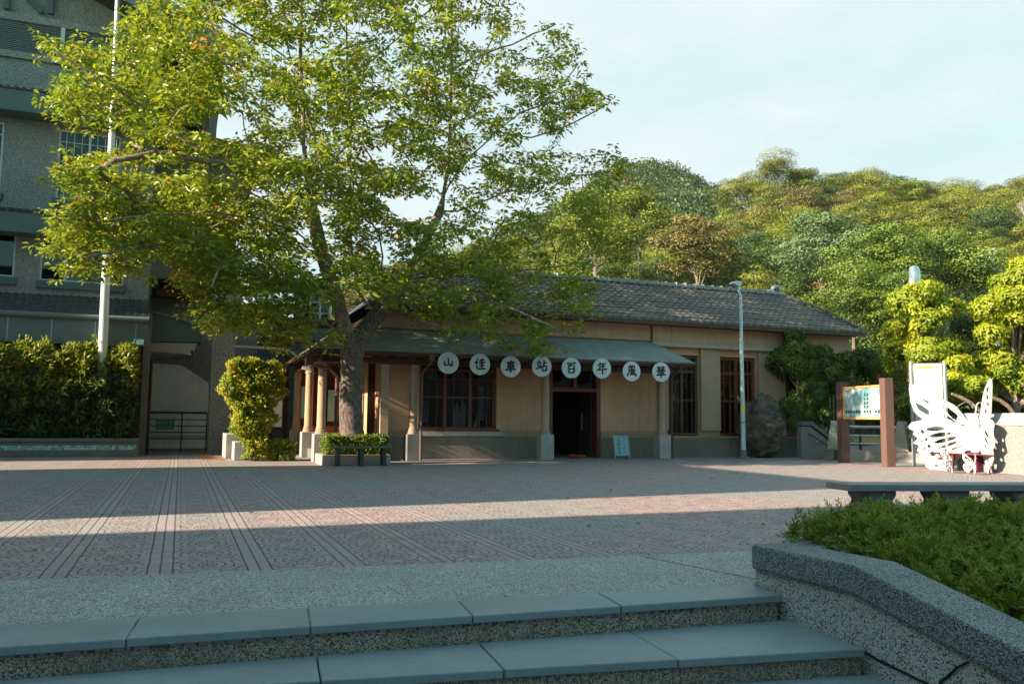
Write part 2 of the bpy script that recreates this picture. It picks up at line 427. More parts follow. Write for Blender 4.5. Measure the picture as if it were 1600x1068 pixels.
def wall_grid(mb, x0, x1, z0, z1, yf, yb, holes):
    """wall in the XZ plane, front yf, back yb, with rectangular openings and their reveals"""
    xs = sorted({x0, x1, *[h[0] for h in holes], *[h[1] for h in holes]}); zs = sorted({z0, z1, *[h[2] for h in holes], *[h[3] for h in holes]})
    xs = [x for x in xs if x0 <= x <= x1]; zs = [z for z in zs if z0 <= z <= z1]
    def solid(i, k):
        if i < 0 or k < 0 or i >= len(xs)-1 or k >= len(zs)-1: return False
        cx, cz = (xs[i]+xs[i+1])/2, (zs[k]+zs[k+1])/2
        return not any(h[0] < cx < h[1] and h[2] < cz < h[3] for h in holes)
    for i in range(len(xs)-1):
        for k in range(len(zs)-1):
            if not solid(i, k): continue
            a, b, c, d = xs[i], xs[i+1], zs[k], zs[k+1]
            mb.quad((a,yf,c),(b,yf,c),(b,yf,d),(a,yf,d)); mb.quad((a,yb,c),(a,yb,d),(b,yb,d),(b,yb,c))
            if not solid(i-1, k): mb.quad((a,yf,c),(a,yf,d),(a,yb,d),(a,yb,c))
            if not solid(i+1, k): mb.quad((b,yf,c),(b,yb,c),(b,yb,d),(b,yf,d))
            if not solid(i, k-1): mb.quad((a,yf,c),(a,yb,c),(b,yb,c),(b,yf,c))
            if not solid(i, k+1): mb.quad((a,yf,d),(b,yf,d),(b,yb,d),(a,yb,d))
    return mb
def window(root, x0, x1, z0, z1, y, fm, gm, verts=(), hors=(), fr=.06, bar=.03, thick=.06, bars=None, name='window'):
    """frame mesh + pane sub-part; verts/hors = fractions of bars, each (fraction, width)"""
    m = MB()
    m.box(x0, x0+fr, y, y+thick, z0, z1).box(x1-fr, x1, y, y+thick, z0, z1)
    m.box(x0+fr, x1-fr, y, y+thick, z0, z0+fr).box(x0+fr, x1-fr, y, y+thick, z1-fr, z1)
    for v in verts:
        f, w = v if isinstance(v, tuple) else (v, bar)
        c = x0+(x1-x0)*f; m.box(c-w/2, c+w/2, y+.006, y+thick-.006, z0+fr, z1-fr)
    for v in hors:
        f, w = v if isinstance(v, tuple) else (v, bar)
        c = z0+(z1-z0)*f; m.box(x0+fr, x1-fr, y+.011, y+thick-.011, c-w/2, c+w/2)
    o = m.build(name, fm, root)
    p = MB().quad((x0+fr*.5,y+thick*.55,z0+fr*.5),(x1-fr*.5,y+thick*.55,z0+fr*.5),(x1-fr*.5,y+thick*.55,z1-fr*.5),(x0+fr*.5,y+thick*.55,z1-fr*.5))
    p.build('pane', gm, o)
    return o

# ================================================================== SETTING
def structure(name, mb, m, bevel=0, origin=None):
    return tag(mb.build(name, m, None, bevel=bevel, origin=origin), kind='structure')
V = Vector
def L2(a, b, x):   # y on the line a-b at x
    return a[1]+(b[1]-a[1])*(x-a[0])/(b[0]-a[0])
P0, P1 = (-1.2, 7.31), (5.24, 6.72)          # paving / pebble strip
A0, A1 = (-.93, 5.78), (4.13, 5.33)          # back of top tread
B0, B1 = (-.84, 5.23), (4.17, 4.93)          # front of top tread
C0, C1 = (1.09, 4.60), (3.93, 4.17)          # front of second tread
XL, XR = -14.0, 4.04
def pt(l, x, z): return (x, L2(*l, x), z)
# plaza slab with the edge of the stairs
m = MB(); x0, x1 = -60, 70
bx = [(XL, L2(B0, B1, XL)+.03), (XR, L2(B0, B1, XR)+.03), (XR, 5.0), (x1, 5.0), (x1, 60), (x0, 60), (x0, L2(B0, B1, XL)+.03)]
m.prism([(x, y, -.06) for x, y in bx][::-1], (0, 0, .06))
plaza = structure('plaza', m, M['paving'], origin=(0, 0, 0))
g = MB(); g.quad((-1500,-1500,-.66),(1500,-1500,-.66),(1500,1500,-.66),(-1500,1500,-.66))
structure('ground', g, M['concrete_dark'], origin=(0,0,0))
m = MB().quad(pt((A0,A1), XL, .004), pt((A0,A1), XR+.1, .004), pt((P0,P1), XR+.1, .004), pt((P0,P1), XL, .004)).quad((XR+.1, 5.38, .004), (9.5, 5.38, .004), pt((P0,P1), 9.5, .004), pt((P0,P1), XR+.1, .004))
structure('pebble_strip', m, M['pebble_strip'], origin=(0,0,0))
m = MB(); a = V(at(1000, 868, z=.006)); b = V(at(1187, 905, z=.006)); m.quad(a, a+V((.012,0,0)), b+V((.012,0,0)), b)
structure('expansion_joint', m, M['ink'])
# risers (solid blocks under the treads)
m = MB()
def riser(fr, z0, z1, inset=.045, back=.6):
    pa, pb = pt(fr, XL, 0), pt(fr, XR, 0)
    m.prism([(pa[0], pa[1]+inset, z0), (pb[0], pb[1]+inset, z0), (pb[0], pb[1]+back, z0), (pa[0], pa[1]+back, z0)][::-1], (0,0,z1-z0))
riser((B0,B1), -.5, -.052, .045, .52); riser((C0,C1), -.6, -.212, .045, .4)
structure('step_riser', m, M['riser'], origin=(0,0,0))
D0, D1 = (1.09, 3.95), (3.93, 3.52)
def treads(front, back, z, joints, name):
    """slabs with open joints"""
    for i in range(len(joints)-1):
        xa, xb = joints[i]+.004, joints[i+1]-.004
        k = (rnd.random()-.5)*.004
        fa, fb = pt(front, xa, z+k), pt(front, xb, z+k); ba, bb = pt(back, xa+.05, z+k), pt(back, xb+.05, z+k)
        q = MB().prism([V(fa)-V((0,0,.052)), V(fb)-V((0,0,.052)), V(bb)-V((0,0,.052)), V(ba)-V((0,0,.052))][::-1], (0,0,.052))
        o = structure(name, q, M['tread'], bevel=.008)
j1 = [at(x, y, z=0).x for x, y in ((196, 1002), (487, 984), (745, 968), (975, 950), (1235, 932))]
treads((B0,B1), (A0,A1), .012, [XL, -7.5, -4.8, -2.2]+j1[:4]+[XR], 'step_tread')
j2 = [at(x, y, z=-.16).x for x, y in ((500, 1060), (785, 1043), (1062, 1030))]
treads((C0,C1), (B0,B1), -.16, [XL, -6, -3.3, -1.0]+j2+[XR], 'step_tread')
treads((D0,D1), (C0,C1), -.32, [XL, -6, -3.3, -.6, 1.2, 2.5, XR], 'step_tread')
m = MB(); riser((D0,D1), -.64, -.372, .045, .4); structure('step_riser', m, M['riser'], origin=(0,0,0))
# tactile tiles in the side passage
m = MB()
a, b = at(306, 697, z=.006), at(334, 719, z=.006)
for i in range(4):
    for k in range(9):
        p = a.lerp(b, (k+.5)/9)+V(((i-1.5)*.17, 0, 0)); m.box(p.x-.075, p.x+.075, p.y-.16, p.y+.16, .004, .016)
        for q in range(-1, 2):
            m.box(p.x-.06, p.x+.06, p.y+q*.1-.02, p.y+q*.1+.02, .015, .022)
structure('tactile_paving', m, M['orange'])

# ------------------------------------------------------------------ foreground planter wall
root = thing('planter_wall', (4.04, 5.3, 0), 'low exposed-aggregate planter wall with thick dark coping that steps down beside the stairs', 'planter')
cw = [(5.27, .14), (4.27, .150), (3.10, -.10), (1.2, -.51)]      # underside of coping (y,z)
ct = [(5.27, .32), (4.25, .335), (3.09, .09), (1.2, -.32)]
m = MB(); poly = [(4.08, y, z-.004) for y, z in cw]+[(4.08, 1.2, -.65), (4.08, 5.27, -.65)]
m.prism(poly, (.30, 0, 0)); m.build('side_wall', M['cheek'], root)
m = MB().prism([(4.04, y, z) for y, z in ct]+[(4.04, y, z) for y, z in cw[::-1]], (.38, 0, 0)); m.build('coping', M['coping'], root, bevel=.018)
m = MB().box(4.425, 11, 5.0, 5.40, .14, .32); m.build('coping', M['coping'], root, bevel=.02)
m = MB().box(4.43, 11, 5.04, 5.36, -.06, .139); m.build('back_wall', M['cheek'], root)
m = MB(); pj = [at(1330, 1005, X=4.075), at(1372, 1030, X=4.075), at(1450, 1068, X=4.075), at(1460, 1090, X=4.075)]
for k in range(3): m.bar(pj[k], pj[k+1], .012, .012)
pj = [at(1512, 1034, X=4.075), at(1495, 1042, X=4.075), at(1482, 1055, X=4.075), at(1470, 1064, X=4.075), at(1460, 1085, X=4.075)]
for k in range(4): m.bar(pj[k], pj[k+1], .014, .010)
m.build('crack', M['ink'], root)
m = MB().quad((4.40,1.2,-.55),(11,1.2,-.55),(11,5.02,.22),(4.40,5.02,.22)); m.build('soil', M['soil'], root)

# juniper: sprays of tiny scale leaves over a mounded bed
def juniper():
    P, D, T, Ls = [], [], [], []
    N = 7200
    xs = rng.uniform(4.55, 8.8, N); ys = rng.uniform(1.6, 5.5, N)
    def top(x, y):
        base = -.30+(y-2)*.17
        h = .20+.05*np.sin(x*2.3+y)+.05*np.sin(y*3.1-x*1.7)+.04*np.sin(x*6+1)*np.sin(y*5)
        edge = np.clip((x-4.5)/.40, .1, 1)*np.clip((5.58-y)/.35, .15, 1)
        return base+h*np.sqrt(edge)+.03
    z = top(xs, ys)-np.abs(rng.normal(0, .05, N))
    keep = rng.random(N) < np.where(xs < 6.6, 1, .7)
    xs, ys, z = xs[keep], ys[keep], z[keep]; n = len(xs)
    az = rng.uniform(0, 2*np.pi, n); el = rng.uniform(.15, 1.15, n)
    # sprays lean outwards at the rims
    dx = np.cos(az)*np.cos(el)-np.clip((4.8-xs), 0, 1)*.8; dy = np.sin(az)*np.cos(el)+np.clip(ys-5.2, 0, 1)*.8; dz = np.sin(el)
    Dm = unit(np.stack([dx, dy, dz], 1)); ln = rng.uniform(.09, .26, n)
    tint = rng.uniform(0, 1, n)
    K = 11
    for k in range(K):
        t = (k+.5)/K
        base = np.stack([xs, ys, z], 1)+Dm*(ln*t)[:,None]+np.array([0,0,-.03])*(t**2)
        side = unit(np.cross(Dm, rng.normal(size=(n,3))))
        for s_ in (1, -1):
            P.append(base); D.append(Dm*.9+side*s_*.75); T.append(np.clip(tint*.6+t*.35+rng.normal(0,.06,n), 0, 1)); Ls.append((.072*(1-.45*t))*np.ones(n))
    P, D, T, Ls = np.concatenate(P), np.concatenate(D), np.concatenate(T), np.concatenate(Ls)
    o = leaf_mesh('juniper_hedge', P, D, Ls, Ls*.24, T, M['leaf_juniper'], origin=(6, 4, 0))
    o.location = (6, 4, 0)
    tag(o, 'spreading feathery juniper spilling over the dark coping of the foreground planter', 'juniper', kind='stuff')
juniper()

# ------------------------------------------------------------------ foreground stone bench
bz = .42
q = [at(1330, 757, z=bz), at(1298, 752, z=bz)]
dirx = V((2.32, -.60, 0)).normalized(); ln = 3.1
Bc = q[0]; back = V((.06, .54, 0))
root = thing('stone_bench', (Bc.x+1.4, Bc.y-.1, 0), 'long dark grey stone bench with a thick slab seat standing behind the juniper bed', 'bench')
m = MB(); m.prism([Bc-V((0,0,.085)), Bc+dirx*ln-V((0,0,.085)), Bc+dirx*ln+back-V((0,0,.085)), Bc+back-V((0,0,.085))][::-1], (0,0,.085))
m.build('seat', simple('bench_stone', (.15,.16,.16), .6, .2, 2, .1, 0, 70), root, bevel=.008)
for t in (.48, 1.55, 2.6):
    c = Bc+dirx*t+back*.5; c.z = 0; m = MB(); prof = []
    for s_, z in ((-.21, 0), (.21, 0), (.15, .2), (.2, .27), (.2, bz-.087), (-.2, bz-.087), (-.2, .27), (-.15, .2)):
        prof.append(c+dirx*s_+V((0, -.19, z)))
    m.prism(prof, (0, .38, 0)); m.build('leg', M['concrete_dark'], root, bevel=.01)

# ================================================================== STATION BUILDING
YW, YC, YF = 24.8, 23.9, 23.3          # wall face, columns, canopy edge
def X_(px, Y, py=620): return at(px, py, Y=Y).x
def Z_(px, py, Y): return at(px, py, Y=Y).z
st = thing('station_building', (X_(850, YW), YW, 0), 'old single-storey station with ochre plaster walls, red timber windows and a dark tiled roof', 'building')
WZ = Z_(900, 500, YW)                      # wall top
sill1 = Z_(700, 672, YW); dz = Z_(1070, 681, YW); wt2 = Z_(1150, 558, YW)
xw0, xw1 = X_(591, YW), 23.6
w1 = (X_(655, YW), X_(776, YW), sill1, Z_(700, 562, YW)); dr = (X_(859, YW), X_(938, YW), 0.0, Z_(900, 574, YW))
w2 = (X_(1043, YW), X_(1092, YW), dz, wt2); w3 = (X_(1124, YW), X_(1182, YW), dz, wt2); w4 = (X_(1226, YW), X_(1268, YW), dz, wt2); w5 = (X_(1290, YW), X_(1330, YW), dz, wt2)
m = wall_grid(MB(), xw0, xw1, 0, WZ, YW, YW+.32, [w1, dr, w2, w3, w4, w5])
m.quad((xw0,YW+.32,0),(xw0,YW+6.4,0),(xw0,YW+6.4,WZ),(xw0,YW+.32,WZ)).quad((xw1,YW+.32,0),(xw1,YW+6.4,0),(xw1,YW+6.4,WZ),(xw1,YW+.32,WZ)).quad((xw0,YW+6.4,0),(xw1,YW+6.4,0),(xw1,YW+6.4,WZ),(xw0,YW+6.4,WZ))
m.build('wall', M['plaster'], st)
# dado: standing 3 cm proud
m = MB()
for a, b in ((xw0, dr[0]), (dr[1], xw1)): m.box(a, b, YW-.03, YW-.003, 0, dz-.05)
m.each('dado', M['dado'], st)
m = MB()
for a, b in ((xw0, w1[0]-.12), (w1[1]+.12, dr[0]-.02), (dr[1]+.02, w2[0]-.02), (w2[1]+.02, w3[0]-.02), (w3[1]+.02, w4[0]-.02), (w4[1]+.02, w5[0]-.02)):
    for k in range(3): m.box(a, b, YW-.028-.006*(2-k), YW-.002, dz-.03+k*.075, dz+.03+k*.075)
m.each('moulding', M['column'], st)
m = MB().box(w1[0]-.1, w1[1]+.16, YW-.09, YW-.033, sill1-.17, sill1-.03); m.build('window_sill', M['stone'], st)
m = MB().box(w2[0]-.05, w2[1]+.2, YW-.07, YW-.033, dz-.14, dz-.045).box(w3[0]-.1, w3[1]+.1, YW-.07, YW-.033, dz-.14, dz-.045); m.each('window_sill', M['dado'], st)
# beam with weathered ledge
xb = X_(1017, YW)
lz = Z_(1100, 541, YW)
m = MB().box(xb, xw1, YW-.16, YW-.003, lz-.02, WZ-.02); m.build('beam', M['plaster_top'], st)
m = MB().box(xb-.05, xw1+.05, YW-.24, YW-.165, lz-.09, lz+.05); m.build('ledge', M['stone'], st, bevel=.012)
m = MB().box(xw0, xb-.07, YW-.10, YW-.003, Z_(900, 527, YW), WZ-.03); m.build('beam', M['plaster_top'], st)
m = MB()
for k in range(4): m.box(xw0-.3, xw1+.25, YW-.20-.05*k, YW-.15-.05*k, WZ-.05+.045*k, WZ-.01+.045*k)
m.build('cornice', M['brownwood'], st)
# piers of the bay at the right stand 10 cm proud
m = MB()
for a, b in ((X_(1028, YW), w2[0]-.02), (w2[1]+.02, w3[0]-.03), (w3[1]+.03, w4[0]-.03), (w4[1]+.03, w5[0]-.03), (w5[1]+.03, xw1)):
    m.box(a, b, YW-.12, YW-.032, dz+.19, lz-.095)
m.each('pier', M['column'], st)
# windows
def sash(x0, x1, z0, z1, cols, wide=()):
    return None
def redwin(x0, x1, z0, z1, leaves, tr, g=.5, fm=None):
    """tall timber window: transom light above, sashes with glazing bars"""
    fm = fm or M['redwood']
    vs = []
    for i in range(leaves):
        a, b = i/leaves, (i+1)/leaves
        if i: vs.append((a, .11))
        for k in range(1, 3): vs.append((a+(b-a)*k/3, .022))
    hs = [(tr, .09), (g, .05), (tr-.12, .022)]
    o = window(st, x0+.02, x1-.02, z0+.02, z1-.02, YW+.09, fm, M['glass'], vs, hs, fr=.09, thick=.08)
    return o
redwin(*w1, 3, .86, .47)
for w in (w2, w3, w4, w5): redwin(*w, 2, .80, .44, M['brownwood'] if w is w2 else M['redwood'])
m = MB().box(w1[0]-.08, w1[1]+.08, YW-.06, YW-.003, sill1-.025, sill1+.05); m.build('window_rail', M['redwood'], st)
# door: jambs, transom light, open double leaf inside
lin = Z_(900, 609, YW)
m = MB().box(dr[0], dr[0]+.1, YW-.02, YW+.28, 0, dr[3]).box(dr[1]-.14, dr[1], YW-.02, YW+.28, 0, dr[3]).box(dr[0]+.1, dr[1]-.14, YW-.01, YW+.27, lin-.06, lin+.06).box(dr[0]+.1, dr[1]-.14, YW-.01, YW+.27, dr[3]-.09, dr[3])
cx = (dr[0]+dr[1])/2; m.box(cx-.05, cx+.05, YW, YW+.26, lin+.06, dr[3]-.09)
df = m.build('door_frame', M['redwood'], st)
MB().quad((dr[0]+.1,YW+.14,lin+.06),(dr[1]-.14,YW+.14,lin+.06),(dr[1]-.14,YW+.14,dr[3]-.09),(dr[0]+.1,YW+.14,dr[3]-.09)).build('pane', M['glass'], df)
m = MB(); xx = dr[1]-.16
m.box(xx-.05, xx, YW+.3, YW+1.15, .02, lin-.08); dl = m.build('door', M['brownwood'], st)
MB().box(xx-.09, xx-.055, YW+.9, YW+.93, .9, 1.5).build('handle', M['steel'], dl)
# room behind
m = MB().box(xw0+.05, xw1-.05, YW+.34, YW+6.3, -.02, .006); m.build('floor', M['concrete_dark'], st)
m = MB().box(xw0+.05, xw1-.05, YW+4.4, YW+4.5, .01, WZ-.1).box(X_(845, YW), X_(848, YW), YW+.34, YW+4.38, .01, WZ-.1)
m.box(X_(1015, YW), X_(1017, YW), YW+.34, YW+4.38, .01, WZ-.1); m.each('inner_wall', M['brownwood'], st)
m = MB()
for px, w_, z0, z1, y in ((662, .22, 1.1, 1.9, 1.2), (676, .3, 1.1, 1.8, 1.6), (762, .22, 1.2, 2.3, .9)):
    x = X_(px, YW); m.box(x, x+w_, YW+y, YW+y+.02, z0, z1)
m.each('notice', M['poster'], st)
m = MB()
for px, top in ((712, 624), (722, 622), (745, 640)):
    x = X_(px, YW+.6); zt = Z_(px, top, YW+.6)
    m.prism([(x-.07, YW+.6, .98), (x+.12, YW+.6, 1.02), (x+.13, YW+.6, zt-.25), (x+.06, YW+.6, zt), (x-.09, YW+.6, zt-.5)], (0, .02, 0))
m.each('banner', M['poster'], st, n=10)
# ---- tiled main roof
YE, YR = YW-.75, YW+3.0
ze = Z_(900, 493, YE)+.02; zr = at(1222, 461, Y=YR).z; zr = (zr+at(930, 441, Y=YR).z)/2
xr_ridge = X_(1219, YR, 458); xe_r = at(1355, 519, Y=YE).x
xl_e, xl_r = X_(575, YE, 497), X_(640, YR, 425)
def roof_slope(mb, y0, z0, y1, z1, xa0, xb0, xa1, xb1, pitch=.30, rows=13, seg=8, amp=.035):
    """wavy pan tiles: each course is a strip that overlaps the one below"""
    for r in range(rows):
        t0, t1 = r/rows, (r+1)/rows+.012
        xa, xb = xa0+(xa1-xa0)*t0, xb0+(xb1-xb0)*t0
        ks = range(math.floor(xa/pitch*seg), math.ceil(xb/pitch*seg)+1)
        n0 = len(mb.v)
        for k in ks:
            x = k*pitch/seg; ph = (k % seg)/seg
            w = amp*(abs(math.sin(math.pi*ph))**.7)*1.7-amp*.4
            j = .006*math.sin(k//seg*12.9898+r*78.2)
            for t, lift in ((t0, .045), (t1, .0)):
                mb.v.append((x, y0+(y1-y0)*t, z0+(z1-z0)*t+w+lift+j))
            mb.v.append((x, y0+(y1-y0)*t0, z0+(z1-z0)*t0+w*.6-.03+j))
        for i in range(len(list(ks))-1):
            a = n0+3*i; mb.f.append((a, a+3, a+4, a+1)); mb.f.append((a+2, a+5, a+3, a))
    return mb
m = roof_slope(MB(), YE, ze, YR, zr, xl_e, xe_r, xl_r, xr_ridge)
rf = m.build('roof', M['tile'], st)
# far slope, gable ends, eave board, soffit
yb_ = YR+3.75
m = MB().quad((xl_r,YR,zr-.02),(xr_ridge,YR,zr-.02),(xe_r,yb_,ze),(xl_e,yb_,ze)); m.quad((xl_e,YE+.02,ze-.02),(xl_r,YR,zr-.03),(xl_e,yb_,ze-.02),(xl_e,YR,ze-.02)); m.quad((xe_r,YE+.02,ze-.02),(xr_ridge,YR,zr-.03),(xe_r,yb_,ze-.02),(xe_r,YR,ze-.02))
m.build('roof_slope', M['tile_dark'], st)
m = MB().box(xl_e+.05, xe_r-.05, YE+.05, YW-.002, ze-.10, ze-.06); m.box(xl_e+.03, xe_r-.03, YE+.02, YE+.048, ze-.14, ze-.0)
m.build('soffit', M['brownwood'], st)
# ridge: row of ridge tiles with gaps + end ornament
m = MB(); nr = int((xr_ridge-xl_r)/.42)
for k in range(nr):
    x = xl_r+(xr_ridge-xl_r)*k/nr; m.bar((x+.012, YR, zr+.09), (x+.405, YR, zr+.09), .26, .14+.012*math.sin(k*3))
    m.box(x, x+.035, YR-.16, YR+.16, zr+.04, zr+.205)
rg = m.build('ridge', simple('ridge_tile', (.26,.25,.24), .7, .35, 6, .2), st, bevel=.02)
m = MB(); c = V((xr_ridge-.05, YR-.1, zr+.12))
m.lathe((0,0,0), [(.0,-.05)], 4) if False else None
n_ = 14
m.prism([(c.x-.17+.17*math.cos(a)*1.1, c.y, c.z+.14+.17*math.sin(a)*1.05) for a in [2*math.pi*k/n_ for k in range(n_)]], (.0, .18, 0))
m.prism([(c.x-.75, c.y, c.z-.05), (c.x+.25, c.y, c.z-.06), (c.x+.1, c.y, c.z+.04), (c.x-.3, c.y, c.z+.16), (c.x-.5, c.y, c.z+.10)], (0, .22, 0))
m.build('ridge_ornament', simple('ridge_mortar', (.42,.40,.37), .8, .3, 8, .2), rg)
MB().tube([(c.x-.17, c.y-.012, c.z+.14+.001), (c.x-.17, c.y-.001, c.z+.14)], [.09, .09], 12).build('ridge_ornament', M['tile'], rg)
# verge down the gable
m = MB(); p0, p1 = V((xr_ridge, YR, zr+.06)), V((xe_r-.02, YE, ze+.05))
for k in range(12):
    a, b = p0.lerp(p1, k/12), p0.lerp(p1, (k+.93)/12); s_ = .12*math.sin(math.pi*(k+.5)/12); m.bar(a+V((0,0,s_)), b+V((0,0,s_)), .17, .09)
m.build('verge', M['tile'], st, bevel=.015)
# ---- canopy roof: sheet slope along the front, wrapping round the left corner
cxr0, cxr1 = at(1086, 572, Y=YF).x, at(1017, 534, Y=YW-.12).x
zf = (Z_(1085, 571, YF)+Z_(700, 547, YF))/2; zt = Z_(1000, 533, YW-.12)
cxl = at(492, 545, Y=YF).x
m = MB(); rows = 9
for r in range(rows):
    t0, t1 = r/rows, (r+1)/rows
    y0, y1 = YF+(YW-.12-YF)*t0, YF+(YW-.12-YF)*t1; z0, z1 = zf+(zt-zf)*t0, zf+(zt-zf)*t1
    xa, xb = cxl+(1.05)*t0, cxr0+(cxr1-cxr0)*t0; xa1, xb1 = cxl+1.05*t1, cxr0+(cxr1-cxr0)*t1
    m.add([(xa,y0,z0+.012),(xb,y0,z0+.012),(xb1,y1,z1),(xa1,y1,z1),(xa,y0,z0-.012),(xb,y0,z0-.012)], [(0,1,2,3),(4,5,1,0)])
    # side slope over the left porch
    xs0, xs1 = cxl+1.05*t0, cxl+1.05*t1
    m.add([(xs0,y0,z0+.012),(xs1,y1,z1),(xs1,30.6,z1),(xs0,30.6,z0+.012)], [(0,1,2,3)])
m.quad((cxl+1.05,YW-.12,zt),(xw0,YW-.12,zt+.02),(xw0,30.6,zt+.02),(cxl+1.05,30.6,zt))
m.build('canopy_roof', M['slate'], st)
m = MB().quad((cxr0,YF,zf-.02),(cxr1,YW-.125,zt-.02),(cxr1,YW-.125,zf-.02),(cxr1+.01,YF+.02,zf-.02)); m.build('canopy_end', M['brownwood'], st)
m = MB().box(cxl+.1, cxr0-.1, YF+.06, YW-.17, zf-.10, zf-.07).box(cxl+.06, cxr0-.06, YF+.02, YF+.055, zf-.15, zf-.015)
m.box(cxl+.02, cxl+.055, YF+.1, 30.5, zf-.15, zf-.015).box(cxl+.06, xw0, YW-.16, 30.5, zf-.10, zf-.07)
k = cxl+.5
while k < cxr0-.3: m.box(k, k+.07, YF+.06, YW-.17, zf-.16, zf-.101); k += .45
m.build('canopy_frame', M['brownwood'], st)
m = MB().box(cxl+.3, cxr0-.6, YC-.09, YC+.09, zf-.34, zf-.165).box(cxl+.3, cxl+.48, YC+.1, 30.4, zf-.34, zf-.165); m.build('canopy_beam', M['brownwood'], st)
# gutters and downpipes
gm = M['brownwood']
m = MB().tube([(cxl-.03, YF-.05, zf-.06), (X_(660, YF), YF-.05, zf-.07), (cxr0, YF-.05, zf-.05)], .045, 8); m.tube([(cxl-.05, YF-.08, zf-.06), (cxl-.05, 30.5, zf-.10)], .06, 8)
for k in range(12): m.box(cxl-.12, cxl+.02, YF+.1+k*.6, YF+.14+k*.6, zf-.15, zf-.02)
m.build('gutter', gm, st)
xg = X_(657, YC-.1)
m = MB().tube([(xg+.15, YF-.05, zf-.08), (xg+.15, YF-.03, zf-.30), (xg, YC-.22, zf-.60), (xg, YC-.22, .02)], .042, 8); m.box(xg+.07, xg+.23, YF-.12, YF+.03, zf-.24, zf-.06); m.build('downpipe', M['post_brown'], st)
xg = X_(1046, YC)
m = MB().tube([(xg, YF-.05, zf-.06), (xg, YC-.12, zf-.5), (xg, YC-.12, .02)], .05, 8); m.build('downpipe', M['brownwood'], st)
xg = cxl+.22
m = MB().tube([(xg-.3, YF+.5, zf-.08), (xg-.25, YF+.5, zf-.42), (xg+.25, YF+.3, zf-.55), (xg+.72, YC+1.2, zf-.72), (xg+.72, YC+1.2, .3)], .05, 8)
m.box(xg-.38, xg-.2, YF+.42, YF+.6, zf-.42, zf-.1); m.build('downpipe', M['post_brown'], st)
# columns
def column(x, y, pz=.78, r=.125, base=0.0, mat='column', pedm='concrete'):
    m = MB().box(x-.215, x+.215, y-.215, y+.215, base, pz); pd = None
    c = MB().lathe((x, y, 0), [(r+.05, pz+.001), (r+.05, pz+.05), (r+.03, pz+.06), (r+.035, pz+.10), (r+.015, pz+.12), (r+.02, pz+.16), (r, pz+.19), (r*.94, zf-.55), (r+.02, zf-.53), (r+.02, zf-.49), (r*.95, zf-.48), (r*.95, zf-.345)], 16)
    o = c.build('column', M[mat], st, smooth=True); m.build('pedestal', M[pedm], o, bevel=.012)
column(X_(646, YC), YC, pedm='concrete_dark'); column(X_(852, YC), YC); column(X_(1034, YC), YC)
xs_ = X_(503, YC); column(xs_, YC); column(xs_+.05, YC+2.9); column(xs_+.05, YC+5.8); column(xs_+.95, YC+1.4); 
m = MB().box(cxl+.35, xw0, YW-1.1, 30.5, .005, .28); m.build('porch_floor', M['concrete_dark'], st)
m = MB().box(X_(594, YC), X_(606, YC), YC-.1, YC+.12, .0, zf-.35); m.build('pilaster', M['column'], st)
# dim back of the porch: boarded wall, notice case, bench front
m = MB().box(cxl+.5, xw0-.02, 30.1, 30.2, .285, zf-.11).box(X_(575, YW+.6), X_(590, YW+.6), YW+.5, YW+.7, .285, zf-.12); m.each('porch_wall', M['brownwood'], st)
m = MB().box(cxl+.7, xw0-.3, 28.9, 28.95, .29, .95); m.build('porch_rail', M['redwood'], st)
m = MB().box(X_(423, 29.8), X_(441, 29.8), 29.7, 29.75, .9, 2.0); m.build('porch_notice', M['poster'], st)
m = MB().box(X_(470, 29.7), X_(483, 29.7), 29.6, 29.65, 1.2, 2.3).box(X_(512, 29.7), X_(528, 29.7), 29.6, 29.65, 1.1, 2.2); m.each('porch_notice', M['board_blue'], st)

# ---- name discs on the canopy edge
GL = {
'mountain': [((50,88),(52,30)),((20,60),(17,28)),((17,28),(50,34),(82,30)),((83,64),(80,20))],
'good': [((32,94),(22,74),(5,55)),((24,74),(22,40),(26,6)),((45,80),(88,86)),((66,97),(64,62)),((38,60),(96,66)),((45,38),(88,42)),((66,60),(66,12)),((34,10),(98,15))],
'vehicle': [((15,80),(86,87)),((52,100),(50,50),(49,-4)),((26,70),(25,38)),((26,70),(76,73),(74,38)),((25,54),(74,56)),((25,38),(75,40)),((3,22),(50,24),(97,28))],
'stop': [((22,98),(28,86)),((5,74),(46,82)),((15,66),(20,42)),((40,70),(30,42)),((0,28),(24,32),(48,42)),((70,100),(68,54)),((70,76),(96,80)),((56,50),(56,8)),((56,50),(92,54),(89,8)),((56,12),(90,13))],
'hundred': [((8,86),(50,88),(92,94)),((50,90),(38,70)),((24,68),(27,3)),((24,68),(78,72),(74,3)),((27,38),(75,41)),((27,8),(75,9))],
'year': [((34,100),(24,82),(10,68)),((27,84),(86,90)),((24,62),(80,66)),((28,62),(28,38)),((0,34),(50,38),(99,44)),((56,88),(56,40),(54,-6))],
'wind': [((24,92),(22,40),(4,2)),((24,92),(78,96),(79,40),(88,10),(98,24)),((38,80),(64,86)),((36,62),(36,40)),((36,62),(67,66),(66,42)),((36,41),(66,43)),((51,80),(50,22)),((30,19),(72,25)),((66,34),(74,16))],
'bloom': [((8,86),(92,92)),((33,100),(32,78)),((68,102),(66,80)),((15,70),(86,75)),((34,74),(33,56)),((66,75),(66,57)),((4,54),(96,60)),((22,38),(80,43)),((51,78),(50,40),(49,-6)),((3,20),(98,27))]}
